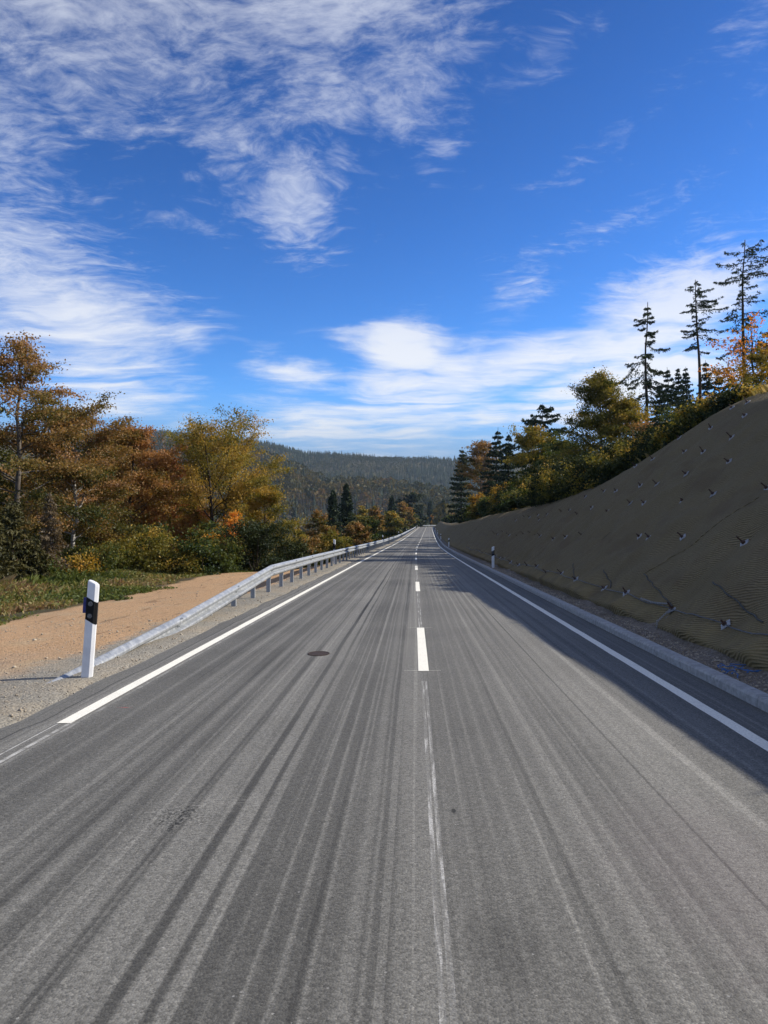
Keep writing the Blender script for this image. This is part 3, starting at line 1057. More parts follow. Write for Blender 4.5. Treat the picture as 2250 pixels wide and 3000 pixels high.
x8, y8 = pos(8.55, -3.72)
delineator((float(x8), 8.55, -0.01), "white post with slanted black band beside the ramped rail end, nearest", 0.062, 1.07, blue=True)
for s, lab in ((39.8, "white-topped post with black band behind the guard rail, nearest the dark bush"),
               (92, "second small white post rising behind the distant guard rail"),
               (142, "third tiny white post behind the distant guard rail"),
               (192, "farthest tiny post behind the guard rail before the bend")):
    x, y = pos(s, -4.22)
    delineator((float(x), float(y), float(zr(s)) - 0.02), lab, 0.0, 1.28)
for s, lab in ((34.0, "white post with black band at the foot of the shaded slope, nearest"),
               (82, "second white post along the slope foot beyond the kerb"),
               (131, "third small white post along the slope foot"),
               (180, "fourth tiny white post along the slope foot near the bend"),
               (230, "farthest tiny white post along the slope foot")):
    x, y = pos(s, 3.38)
    delineator((float(x), float(y), float(zr(s)) + 0.03), lab, 0.0, 0.96, mirror=True, style='bar')

# ------------------------------------------------------------------ cut slope: coir mat held by soil nails
NAILS = []                                            # (s, distance up slope w, row)
ROWS = [(0.26, [8.05, 10.2, 12.4, 14.75, 16.9, 19.2, 21.3] + [23.5 + 2.2 * i for i in range(17)]),
        (1.38, [10.2, 12.4, 14.6, 16.6, 18.45, 20.9, 21.5, 24.2] + [26.4 + 2.2 * i for i in range(15)]),
        (2.22, [11.4, 13.6, 15.85, 17.5, 19.8, 21.9, 24.0] + [26.2 + 2.1 * i for i in range(10)]),
        (2.92, [12.4, 14.5, 16.7, 18.7, 20.9, 23.1, 25.2, 27.3, 29.6]),
        (3.62, [13.6, 15.6, 17.8, 19.7, 21.9, 24.1, 26.2]),
        (4.25, [15.2, 17.2, 19.0, 21.0, 23.2]),
        (4.80, [17.4, 18.5, 19.7, 21.0])]
nr = random.Random(11)
for r, (w, ss_) in enumerate(ROWS):
    for s in ss_:
        if w > 0.3 and w > float(ridge(s)) + 0.25:
            continue
        NAILS.append((s + nr.uniform(-.4, .4) * (r > 0), w + nr.uniform(-.14, .14) * (.3 + .7 * (r > 0)), r))
NA = np.array([(a, b) for a, b, _ in NAILS])


def mat_surface(s, w):
    """world point of the mat; w runs from below zero (folded skirt) upward"""
    s = np.asarray(s, float)
    w = np.asarray(w, float)
    up = np.maximum(w, 0)
    prof = cut_profile(up, s)
    du = np.where(w < 0, 0.10 * np.sin(np.clip(-w / 0.22, 0, 1) * 1.3), 0)
    u = TOE + 0.02 + up - 0.0 + np.where(w < 0, du * 0.6 - 0.02, 0)
    z = prof + np.where(w < 0, w * 1.0, 0) + 0.10
    # lumps, sagging folds, toe bulge, dimples at the nails (along the 45 degree normal)
    d = fbm(s * 0.55, up * 0.7, 21, 4) * 0.15 + fbm(s * 1.5 + up * 0.9, up * 2.2 - s * 0.7, 31, 3) * 0.055
    diag = np.sin((s * 0.37 + up * 0.93 + fbm(s * .5, up * .5, 8, 3) * 0.9) * 2 * np.pi / 0.52)
    d += diag * 0.012
    d += 0.075 * np.exp(-((w - 0.02) / 0.30) ** 2) * (0.8 + fbm(s * 0.9, s * 0, 17, 3) * 1.4)
    for (a, b) in NA:
        q = ((s - a) / 0.42) ** 2 + ((up - b) / 0.34) ** 2
        d -= 0.085 * np.exp(-q) * (q < 9)
    keep = 1 - smooth01(ridge(s) + 0.2, ridge(s) + 1.1, up)
    d = d * (0.25 + 0.75 * keep) * (1 - .75 * smooth01(ridge(s) - 1.2, ridge(s) - .2, up))
    x, y = pos(s, u - d * 0.7071)
    return x, y, zr(s) + z + d * 0.7071


def build_mat():
    ss = [-7.0]
    while ss[-1] < 345:
        a = ss[-1]
        ss.append(a + (0.30 if a < 6 else 0.09 if a < 26 else min(2.5, 0.09 + (a - 26) * 0.012)))
    ss = np.array(ss)
    tt = np.concatenate([np.linspace(-0.26, 0.5, 16)[:-1], np.linspace(0.5, 1.0, 62) * 0 + np.linspace(0.5, 6.2, 62)])
    S, T = np.meshgrid(ss, tt, indexing='ij')
    lim = ridge(S) + 0.75
    W = np.where(T < 0.5, T, 0.5 + (T - 0.5) / 5.7 * (lim - 0.5))
    X, Y, Z = mat_surface(S, W)
    n, k = S.shape
    V = np.stack([X, Y, Z], -1).reshape(-1, 3)
    uv = np.stack([S, np.where(W > 0, W * 1.414, W)], -1).reshape(-1, 2)
    i, j = np.meshgrid(np.arange(n - 1), np.arange(k - 1), indexing='ij')
    q = np.stack([i * k + j, i * k + j + 1, (i + 1) * k + j + 1, (i + 1) * k + j], -1).reshape(-1, 4)
    o = obj("erosion_mat", mesh_np("erosion_mat", V, q, mat=M['mat'], uv=uv, smooth=True))
    tag(o, "brown woven erosion mat covering the steep shaded cut slope", "erosion mat")
    return o


matobj = build_mat()


def surf(s, w, off=0.0):
    x, y, z = mat_surface(np.array([s]), np.array([w]))
    return Vector((float(x[0]) - off * .7071, float(y[0]), float(z[0]) + off * .7071))


def ordinal(n):
    return ["first", "second", "third", "fourth", "fifth", "sixth", "seventh", "eighth", "ninth", "tenth", "eleventh", "twelfth", "thirteenth", "fourteenth", "fifteenth",
            "sixteenth", "seventeenth", "eighteenth", "nineteenth", "twentieth", "twenty-first", "twenty-second", "twenty-third", "twenty-fourth", "twenty-fifth", "twenty-sixth",
            "twenty-seventh", "twenty-eighth", "twenty-ninth", "thirtieth"][n]


mb = MB()
hw, th = 0.072, 0.005
mb.loft([[(hw * k * cx_, hw * k * cy_, z) for cx_, cy_ in ((-1, -1), (1, -1), (1, 1), (-1, 1))] for k, z in ((1, -th), (1, th), (0.35, th + .008))])
plate_me = mb.mesh("nail_plate", M['plate'])
mb = MB()
mb.tube([(0, 0, -0.08), (0, 0, 0.06), (0, 0, 0.15)], [0.014, 0.014, 0.014], 8)
rod_me = mb.mesh("nail_rod", M['rust'])
mb = MB()
mb.tube([(0, 0, 0.014), (0, 0, 0.05)], 0.033, 6)
nut_me = mb.mesh("nail_nut", M['rust'])
ROWNAME = ["lowest cabled row", "second row up", "third row up", "fourth row up", "fifth row up", "sixth row up", "top row under the crest"]
cnt = {}
for (s, w, r) in sorted(NAILS, key=lambda a: (a[2], a[0])):
    p = surf(s, w, 0.012)
    if p.x / p.y > 0.515:
        continue
    t = empty("soil_nail", p)
    yaw = nr.uniform(-.25, .25)
    nv = Vector((-0.72 + nr.uniform(-.14, .14), nr.uniform(-.25, .10), 0.69 + nr.uniform(-.12, .16))).normalized()
    t.rotation_euler = (nv.to_track_quat('Z', 'Y').to_matrix() @ Matrix.Rotation(math.pi / 4 + yaw, 3, 'Z')).to_euler()
    k = cnt.get(r, 0)
    cnt[r] = k + 1
    lab = "rusty soil nail with square plate, %s from the right, %s" % (ordinal(k), ROWNAME[r])
    tag(t, lab, "soil nail", "soil nails pinning the mat to the slope")
    obj("plate", plate_me, t)
    ro = obj("rod", rod_me, t, rot=(nr.uniform(-.12, .12), nr.uniform(-.12, .12), 0))
    ro.scale = (1, 1, nr.uniform(0.55, 1.3))
    obj("nut", nut_me, t)

# steel cable along the lowest nails
low = sorted([(s, w) for s, w, r in NAILS if r == 0])
pts = []
for (a, wa), (b, wb) in zip(low[:-1], low[1:]):
    for k in range(8):
        f = k / 8.0
        s_, w_ = a + (b - a) * f, wa + (wb - wa) * f - 0.05 * math.sin(f * math.pi)
        pts.append(surf(s_, w_, 0.03))
V, Q = tube_np(np.array([tuple(p) for p in pts]), np.full(len(pts), 0.008), 6)
tag(obj("steel_cable", mesh_np("steel_cable", V, Q, mat=M['cable'], smooth=True)), "dark steel cable strung along the lowest row of soil nails", "cable")


def chain(name, pts, label, link=0.042):
    t = empty(name, pts[0])
    tag(t, label, "chain")
    d = 0
    P = [Vector(p) for p in pts]
    seg = []
    for a, b in zip(P[:-1], P[1:]):
        n = max(1, int((b - a).length / (link * 0.75)))
        for i in range(n):
            seg.append((a.lerp(b, i / n), (b - a).normalized()))
    for i, (c, dr) in enumerate(seg):
        mb = MB()
        loop = []
        for k in range(10):
            a = k / 9 * 2 * math.pi
            loop.append((0.011 * math.sin(a) * 1.3, 0, link * .5 * math.cos(a)))
        mb.tube(loop, 0.0045, 5)
        o = obj("link", mb.mesh("chain_link", M['plate']), t, c - P[0])
        o.rotation_euler = (dr.to_track_quat('Z', 'Y').to_matrix() @ Matrix.Rotation(math.pi / 2 * (i % 2) + .4, 3, 'Z')).to_euler()
    return t


near_nail = min([n for n in NAILS if n[2] == 0], key=lambda n: abs(n[0] - 12.4))
a = surf(near_nail[0] - .02, near_nail[1] - .02, 0.06)
b = surf(near_nail[0] - .25, 0.02, 0.05)
chain("hanging_chain", [a, a.lerp(b, .5) + Vector((-.02, 0, -.02)), b, b + Vector((-.03, -.05, -.12))], "short pale chain hanging from a nail plate towards the kerb")
c = surf(near_nail[0] + .15, near_nail[1] + .02, 0.06)
d = surf(near_nail[0] + 1.2, near_nail[1] - .04, 0.06)
chain("slack_chain", [c, c.lerp(d, .5) + Vector((0, 0, -.03)), d], "slack chain lying along the cable between two low nail plates")

# stitched seams in the mat: dark cords running up from the skirt
for (s0, w0, s1, w1) in ((9.25, 0.36, 11.5, 0.67), (12.45, 0.30, 14.8, 0.62), (16.1, 0.29, 17.8, .57), (19.3, 0.25, 20.9, .55)):
    paths = []
    rg = random.Random(int(s0 * 10))
    pts = [surf(s0 + (s1 - s0) * f, w0 + (w1 - w0) * f + 0.008 * math.sin(f * 22 + s0), 0.012) for f in np.linspace(0, 1, 26)]
    V, Q = tube_np(np.array([tuple(p) for p in pts]), np.array([0.006 + 0.009 * rg.random() for _ in pts]), 5)
    obj("mat_seam", mesh_np("mat_seam", V, Q, mat=M['cord'], smooth=True), matobj)
# overlap folds of the mat sheets: raised hems running diagonally up the slope
for (s0, w0, s1, w1) in ((14.8, 0.64, 12.9, 2.0),):
    pts = [surf(s0 + (s1 - s0) * f, w0 + (w1 - w0) * f, 0.004) for f in np.linspace(0, 1, 60)]
    V, Q = tube_np(np.array([tuple(p) for p in pts]), np.array([0.005 + 0.006 * abs(math.sin(i * .37)) for i in range(60)]), 6)
    uvq = np.stack([V[:, 1], V[:, 2]], 1)
    obj("mat_hem", mesh_np("mat_hem", V, Q, mat=M['mat'], uv=uvq, smooth=True), matobj)

# blue twine scrap on the gravel by the skirt
mb = MB()
rg = random.Random(2)
bx, by = pos(8.6, 3.42)
for k in range(12):
    pts = []
    x0, y0 = float(bx) + rg.uniform(-.10, .10), float(by) + rg.uniform(-.35, .35)
    a = rg.uniform(0, 6.28)
    for i in range(7):
        a += rg.uniform(-.8, .8)
        x0 += math.cos(a) * .03
        y0 += math.sin(a) * .04
        pts.append((x0, y0, 0.055 + rg.uniform(0, .02)))
    mb.tube(pts, 0.005, 4)
tag(obj("twine_scrap", mb.mesh("twine_scrap", M['bluecord'])), "tangle of blue twine on the gravel behind the kerb", "twine")

# ------------------------------------------------------------------ vegetation builders
def leaf_quads(rng, C, size, aspect=0.55, flat=0.7, axis=None):
    """diamond leaves at points C; axis (optional) gives each leaf's long direction"""
    n = len(C)
    nv = rng.normal(size=(n, 3)) * np.array([flat, flat, 0.45]) + np.array([0, 0, 0.55])
    if axis is None:
        a = rng.normal(size=(n, 3))
    else:
        a = axis + rng.normal(size=(n, 3)) * 0.35
    a -= nv * (np.sum(a * nv, 1) / (np.sum(nv * nv, 1) + 1e-9))[:, None]
    a /= np.linalg.norm(a, axis=1, keepdims=True) + 1e-9
    b = np.cross(nv, a)
    b /= np.linalg.norm(b, axis=1, keepdims=True) + 1e-9
    sz = (size * rng.uniform(0.65, 1.35, n))[:, None]
    V = np.stack([C - a * sz * .5, C + b * sz * aspect * .5, C + a * sz * .5, C - b * sz * aspect * .5], 1).reshape(-1, 3)
    return V


def quad_idx(n):
    return np.arange(n * 4).reshape(-1, 4)


def wander(rng, p0, d0, L, n, bend=0.25, lift=0.0):
    P = [np.array(p0, float)]
    d = np.array(d0, float)
    d /= np.linalg.norm(d)
    for i in range(n):
        d = d + rng.normal(size=3) * bend * (1.0 / math.sqrt(n)) + np.array([0, 0, lift / n])
        d /= np.linalg.norm(d)
        P.append(P[-1] + d * L / n)
    return np.array(P)


def broadleaf(seed, H, Rc, base=0.15, prim=26, leaves=14000, leaf=0.11, stems=1, wide=0.42, thin_top=0.0, up=0.75, droop=-0.5,
              flat=0.45, spread=0.26, tint0=0.5, tint_h=0.25, tint_n=0.10, trunk_r=None, lean=(0, 0), clump=0.2):
    rng = np.random.default_rng(seed)
    tr = trunk_r or H * 0.013
    paths, anch = [], []
    for st in range(stems):
        off = np.zeros(3)
        ang = st * 2 * math.pi / stems + rng.uniform(0, 1)
        sp = 0.0 if stems == 1 else Rc * 0.45
        top = np.array([lean[0] + sp * math.cos(ang), lean[1] + sp * math.sin(ang), H * (0.94 if st == 0 else rng.uniform(.7, .92))])
        n = 10
        tt = np.linspace(0, 1, n + 1)
        wob = np.cumsum(rng.normal(size=(n + 1, 2)) * H * 0.008, axis=0)
        wob -= wob[0]
        P = np.stack([top[0] * tt ** 1.2 + wob[:, 0], top[1] * tt ** 1.2 + wob[:, 1], -0.25 + (top[2] + .25) * tt], 1)
        rad = tr * (1 - 0.88 * tt) * (1 if stems == 1 else .75) + 0.008
        rad[0] *= 1.35
        paths.append((P, rad))
        np_ = max(6, prim // stems)
        for i in range(np_):
            t = base + (1 - base) * ((i + rng.uniform(.1, .9)) / np_) ** 0.9
            k = min(n - 1, int(t * n))
            f = t * n - k
            p0 = P[k] * (1 - f) + P[k + 1] * f
            az = i * 2.399 + rng.uniform(-.5, .5) + st
            tp = (t - wide) / (1 - wide) if t > wide else (wide - t) / max(wide - base * .5, .05) * 0.72
            prof = max(0.10, 1 - abs(tp) ** 1.9)
            L = Rc * prof * rng.uniform(0.70, 1.18) * (1 if stems == 1 else .8)
            el = up * (0.35 + 0.95 * t) + rng.uniform(-.15, .2)
            d = np.array([math.cos(az) * math.cos(el), math.sin(az) * math.cos(el), math.sin(el)])
            B = wander(rng, p0, d, L, 6, 0.30, droop * (1.0 - t * .4))
            r0 = max(0.012, tr * (1 - .85 * t) * 0.42)
            paths.append((B, r0 * np.linspace(1, .18, 7)))
            tone = rng.normal() * clump
            ns = 6 if L > .6 else 3
            for j in range(ns):
                q = 0.22 + 0.78 * (j + rng.uniform(.2, .8)) / ns
                kk = min(5, int(q * 6))
                p1 = B[kk] * (1 - (q * 6 - kk)) + B[kk + 1] * (q * 6 - kk)
                dd = B[kk + 1] - B[kk]
                side = np.cross(dd, [0, 0, 1.0]) * (1 if j % 2 else -1)
                side /= np.linalg.norm(side) + 1e-9
                dd = dd / (np.linalg.norm(dd) + 1e-9) * .8 + side * rng.uniform(.5, 1.1) + np.array([0, 0, rng.uniform(-.1, .35)])
                L2 = L * rng.uniform(.28, .52) * (1.15 - .5 * q)
                Sx = wander(rng, p1, dd, L2, 4, 0.4, droop * 0.8)
                paths.append((Sx, max(0.006, r0 * .38) * np.linspace(1, .3, 5)))
                tone2 = tone + rng.normal() * clump * .7
                w = (L2 + .15) * (1 - thin_top * max(0, t - .55) / .45 * rng.uniform(.75, 1.1))
                for a_, b_ in zip(Sx[:-1], Sx[1:]):
                    anch.append((a_, b_, max(w, 0.02), tone2, t))
            for a_, b_ in zip(B[3:-1], B[4:]):
                anch.append((a_, b_, L * .16 * (1 - thin_top * max(0, t - .5) * 1.6), tone, t))
    A = np.array([a[0] for a in anch])
    Bv = np.array([a[1] for a in anch])
    W = np.maximum(np.array([a[2] for a in anch]), 0.004)
    T = np.array([a[3] for a in anch])
    idx = rng.choice(len(anch), size=leaves, p=W / W.sum())
    f = rng.uniform(0, 1, (leaves, 1))
    C = A[idx] * (1 - f) + Bv[idx] * f + rng.normal(size=(leaves, 3)) * spread * np.array([1, 1, flat]) * rng.uniform(.3, 1.2, (leaves, 1))
    C[:, 2] = np.maximum(C[:, 2], 0.05)
    tint = tint0 + tint_h * (C[:, 2] / H - .5) * 2 + T[idx] + rng.normal(size=leaves) * tint_n
    V = leaf_quads(rng, C, leaf, 0.62)
    return paths, V, np.clip(tint, 0, 1)


def conifer(seed, H, Rc, base=0.08, whorl=0.42, per=5, needles=9000, nl=0.26, droop=0.35, irregular=0.25, gap=0.0, top_pow=0.85, lop=None, tint0=0.45, twig=0.30, flat_top=False):
    rng = np.random.default_rng(seed)
    n = 12
    tt = np.linspace(0, 1, n + 1)
    wob = np.cumsum(rng.normal(size=(n + 1, 2)) * H * 0.004, axis=0)
    wob -= wob[0]
    P = np.stack([wob[:, 0], wob[:, 1], -0.25 + (H + .25) * tt], 1)
    tr = H * 0.0115 + 0.02
    paths = [(P, tr * (1 - .90 * tt) + 0.006)]
    anch = []
    z = base * H
    i = 0
    while z < H * 0.985:
        t = (z - base * H) / (H * (1 - base))
        for k in range(per):
            if rng.random() < gap:
                continue
            az = i * 0.9 + k * 2 * math.pi / per + rng.uniform(-.35, .35)
            L = Rc * ((1 - t) ** top_pow if not flat_top else (1 - t ** 3 * .75)) * rng.uniform(1 - irregular * 1.6, 1 + irregular) + .10
            if t < 0.1:
                L *= 0.75
            if lop:
                L *= 1 + lop[1] * math.cos(az - lop[0])
            zz = z + rng.uniform(-.12, .12)
            x0 = np.interp(zz, P[:, 2], P[:, 0])
            y0 = np.interp(zz, P[:, 2], P[:, 1])
            m = 7
            q = np.linspace(0, 1, m)
            rise = 0.22 * (1 - t) * 0 + 0.35 * t
            zc = zz + L * (rise * q - droop * q ** 1.4 + 0.55 * droop * q ** 3)
            B = np.stack([x0 + np.cos(az) * L * q, y0 + np.sin(az) * L * q, zc], 1)
            B[1:] += rng.normal(size=(m - 1, 3)) * 0.025 * L
            paths.append((B, max(.008, tr * .22 * (1 - .6 * t)) * np.linspace(1, .2, m)))
            tone = rng.normal() * 0.12
            perp = np.array([-math.sin(az), math.cos(az), 0])
            anch.append((B, L, az, perp, tone))
        z += whorl * rng.uniform(.75, 1.25) * (1 - .35 * t)
        i += 1
    Ls = np.array([max(a[1], .1) for a in anch])
    cnt_ = rng.multinomial(needles, Ls / Ls.sum())
    Cs, Ax, Tn = [], [], []
    for (B, L, az, perp, tone), c in zip(anch, cnt_):
        if c == 0:
            continue
        q = rng.uniform(.12, 1.03, c) ** 0.85
        f = np.clip(q, 0, .9999) * (len(B) - 1)
        k = f.astype(int)
        fr = (f - k)[:, None]
        p = B[k] * (1 - fr) + B[k + 1] * fr
        sgn = rng.choice([-1, 1], c)[:, None]
        wdt = twig * min(1.3, .35 + L * .35) * (1.1 - .75 * q)[:, None]
        off = rng.uniform(0, 1, (c, 1))
        p = p + perp * sgn * off * wdt + np.array([0, 0, -1.0]) * off * wdt * rng.uniform(.1, .9, (c, 1)) + rng.normal(size=(c, 3)) * .02
        outd = np.array([math.cos(az), math.sin(az), 0])
        ax = perp * sgn * .7 + outd * .6 + np.array([0, 0, -0.55])
        Cs.append(p)
        Ax.append(ax)
        Tn.append(np.full(c, tone))
    C = np.concatenate(Cs)
    V = leaf_quads(rng, C, nl, 0.30, 0.9, np.concatenate(Ax))
    tint = np.clip(tint0 + np.concatenate(Tn) + rng.normal(size=len(C)) * .17, 0, 1)
    return paths, V, tint


TREES = {}


def tree(name, loc, data, leafmat, barkmat, label, cat="tree", group=None, rotz=0.0, scale=1.0, k=6, key=None):
    """a tree or shrub: Empty at its foot > trunk (stem with limbs), crown"""
    if key and key in TREES:
        tm, cm = TREES[key]
    else:
        paths, V, tint = data
        big = [p for p in paths]
        tv, tq = merge_tubes(big, k)
        tm = mesh_np(name + "_trunk", tv, tq, mat=M[barkmat], smooth=True)
        cm = mesh_np(name + "_crown", V, quad_idx(len(V) // 4), mat=M[leafmat], tint=tint) if len(V) else None
        if key:
            TREES[key] = (tm, cm)
    t = empty(name, loc, (0, 0, rotz))
    t.scale = (scale, scale, scale)
    tag(t, label, cat, group)
    obj("trunk", tm, t)
    if cm:
        obj("crown", cm, t)
    return t


def base_at(px, y):
    x = (px - CXP) / FPX * y
    return x, y, gz(x, y)


def spot(px, toppy, y):
    """foot position and height for a tree whose top shows at (px, toppy) at depth y"""
    x, zt = at(px, toppy, y)
    zb = gz(x, y)
    return (x, y, zb - 0.03), zt - zb


GL = "autumn trees along the left edge of the clearing"
# -- big beech at the left edge of the picture
p, H = spot(22, 945, 30)
tree("beech_tree", p, broadleaf(101, H, 3.9, 0.10, 46, 62000, 0.095, wide=.34, thin_top=.35, up=.55, droop=-.6, tint0=.50, tint_h=.30, trunk_r=.13, lean=(.3, 0)),
     'leaf_brown', 'bark', "tall brown and green beech at the left picture edge", group=GL)
p, H = spot(-150, 1050, 33)
tree("beech_tree", p, broadleaf(131, H, 3.4, 0.15, 30, 16000, 0.13, wide=.4, tint0=.3, tint_h=.2), 'leaf_olive', 'bark', "olive beech standing half outside the left picture edge", group=GL)
p, H = spot(215, 1180, 33)
tree("birch_tree", p, broadleaf(102, H, 2.9, 0.18, 40, 40000, 0.09, wide=.55, thin_top=.5, up=.75, droop=-.25, tint0=.55, tint_h=.28, trunk_r=.10),
     'leaf_brown', 'bark_pale', "grey-brown tree with a thin white trunk behind the delineator post", group=GL)
p, H = spot(400, 1225, 38)
tree("beech_tree", p, broadleaf(103, H, 3.3, 0.10, 44, 54000, 0.098, wide=.45, up=.7, droop=-.35, tint0=.52, tint_h=.28), 'leaf_rust', 'bark_dark',
     "dense rust-brown beech in the middle of the left wood", group=GL)
p, H = spot(300, 1255, 43)
tree("beech_tree", p, broadleaf(104, H, 3.3, 0.10, 40, 42000, 0.105, wide=.5, tint0=.58, tint_h=.3), 'leaf_brown', 'bark_dark',
     "brown beech between the white-trunked tree and the rust-brown one", group=GL)
p, H = spot(495, 1300, 43)
tree("beech_tree", p, broadleaf(105, H, 2.8, 0.08, 38, 38000, 0.10, wide=.5, tint0=.55, tint_h=.25), 'leaf_red', 'bark_dark',
     "reddest beech crown beside the open golden tree", group=GL)
p, H = spot(640, 1185, 40)
tree("hornbeam_tree", p, broadleaf(106, H, 4.5, 0.12, 60, 56000, 0.092, stems=3, wide=.50, thin_top=.75, up=.90, droop=.05, tint0=.78, tint_h=.05, trunk_r=.13, clump=.25),
     'leaf_olive', 'bark_dark', "golden-brown many-stemmed tree with sparse twiggy top left of the valley", group=GL)
p, H = spot(770, 1390, 42)
tree("hornbeam_tree", p, broadleaf(107, H, 2.3, 0.05, 34, 20000, 0.105, wide=.3, tint0=.70, tint_h=.1), 'leaf_olive', 'bark_dark',
     "smaller golden tree leaning out behind the dark bush", group=GL)
p, H = spot(680, 1490, 35)
tree("maple_sapling", p, broadleaf(108, H, .75, 0.25, 14, 2600, 0.10, wide=.6, tint0=.6, spread=.16), 'leaf_orange', 'bark',
     "small bright orange maple sapling above the dark bush", group=GL)
p, H = spot(612, 1560, 33.5)
tree("maple_sapling", p, broadleaf(109, H, .6, 0.2, 12, 1500, 0.09, wide=.6, tint0=.3, spread=.18), 'leaf_orange', 'bark',
     "thin yellow sapling left of the bright orange one", group=GL)
GB = "bushes at the edge of the left clearing"
for i, (px, py, y, Rc, key, lv, t0, lab) in enumerate((
        (745, 1528, 34, 2.0, 'dark', 15000, .5, "dense dark green bush behind the guard rail ramp"),
        (860, 1575, 37, 1.1, 'dark', 6000, .6, "low dark green bush at the right end of the biggest dark bush"),
        (640, 1575, 32.5, 1.3, 'green', 7000, .72, "green bush in front of the golden many-stemmed tree"),
        (420, 1555, 30.5, 1.7, 'olive', 10000, .60, "broad olive bush between gravel and rust-brown beech"),
        (530, 1590, 31, 1.2, 'olive', 6000, .68, "yellowish olive bush left of the dark green bushes"),
        (310, 1590, 29, 1.2, 'green', 6000, .80, "leafy green bush right of the white trunk"),
        (235, 1625, 27.5, .8, 'gold', 2000, .4, "small yellow-orange bush at the white trunk's foot"),
        (120, 1640, 26, .8, 'green', 3000, .6, "low green bush left of the withered spruce"))):
    p, H = spot(px, py, y)
    tree("shrub", p, broadleaf(200 + i, H, Rc, 0.02, 26, lv, .085, stems=4, wide=.35, up=.6, droop=-.1, tint0=t0, tint_h=.2, spread=.22, flat=.7, trunk_r=.035, clump=.14),
         'leaf_' + key, 'bark_dark', lab, "bush", GB)
GC = "young conifers at the left picture edge"
for i, (px, py, y, Rc, lm, lab) in enumerate(((40, 1465, 25, 1.1, 'larch', "olive young conifer at the left edge below the tall beech"),
                                              (105, 1585, 25.5, .75, 'larch', "small olive conifer beside the withered spruce"),
                                              (-30, 1500, 23, 1.2, 'larch', "young conifer cut by the left picture edge"))):
    p, H = spot(px, py, y)
    tree("young_conifer", p, conifer(300 + i, H, Rc, .02, .22, 6, 5200, .17, .25, tint0=.55), 'leaf_' + lm, 'bark_dark', lab, "conifer", GC)
p, H = spot(148, 1450, 26.5)
tree("withered_spruce", p, conifer(310, H, .62, .06, .16, 6, 3200, .16, .95, .3, tint0=.4), 'leaf_dry', 'deadwood', "withered grey-brown young spruce with hanging twigs by the weeds", "dead tree")
p, H = spot(192, 1165, 47)
tree("dead_spruce", p, conifer(311, H, .8, .3, .35, 4, 500, .16, .4, .4, gap=.3), 'leaf_dry', 'deadwood', "thin dead spruce top rising behind the white-trunked tree", "dead tree")
p, H = spot(468, 1255, 52)
tree("dead_spruce", p, conifer(312, H, .7, .3, .35, 4, 500, .16, .4, .4, gap=.3), 'leaf_dry', 'deadwood', "thin dead spruce tip above the reddest beech", "dead tree")


def multi_stuff(name, items, leafmat, barkmat, label):
    """many trees nobody could count merged into one trunk mesh and one foliage mesh"""
    Vt, Qt, b = [], [], 0
    Vl, Tl = [], []
    for (loc, data, sc) in items:
        paths, V, tint = data
        tv, tq = merge_tubes(paths[:40], 4)
        Vt.append(tv * sc + np.array(loc))
        Qt.append(tq + b)
        b += len(tv)
        Vl.append(V * sc + np.array(loc))
        Tl.append(tint)
    t = empty(name)
    tag(t, label, "woodland", kind='stuff')
    tag(obj("trunks", mesh_np(name + "_trunks", np.concatenate(Vt), np.concatenate(Qt), mat=M[barkmat], smooth=True), t), kind='stuff')
    V = np.concatenate(Vl)
    tag(obj("foliage", mesh_np(name + "_foliage", V, quad_idx(len(V) // 4), mat=M[leafmat], tint=np.concatenate(Tl)), t), kind='stuff')
    return t


# shaded wood behind the left edge trees
items = []
rg = np.random.default_rng(77)
for i in range(34):
    y = rg.uniform(44, 66)
    px = -330 + 900 * (i + rg.uniform(0, 1)) / 34
    x = (px - CXP) / FPX * y
    top = rg.uniform(1235, 1330) if px < 430 else rg.uniform(1330, 1400)
    zt = EYE - (top - HORP) / FPX * y
    zb = gz(x, y)
    items.append(((x, y, zb), broadleaf(400 + i, zt - zb, 2.9, .05, 20, 6500, .18, tint0=.42, tint_h=.25, spread=.35), 1.0))
multi_stuff("woodland", items, 'leaf_brown', 'bark_dark', "brown shaded woodland filling the gaps behind the left edge trees")
items = []
for i in range(16):
    y = rg.uniform(31, 42)
    px = rg.uniform(-250, 620)
    x = (px - CXP) / FPX * y
    zb = gz(x, y)
    items.append(((x, y, zb), broadleaf(450 + i, rg.uniform(1.2, 2.6), 1.1, .03, 14, 2400, .12, stems=2, tint0=.4, spread=.3), 1.0))
multi_stuff("undergrowth", items, 'leaf_green', 'bark_dark', "dark green undergrowth beneath the left edge trees")

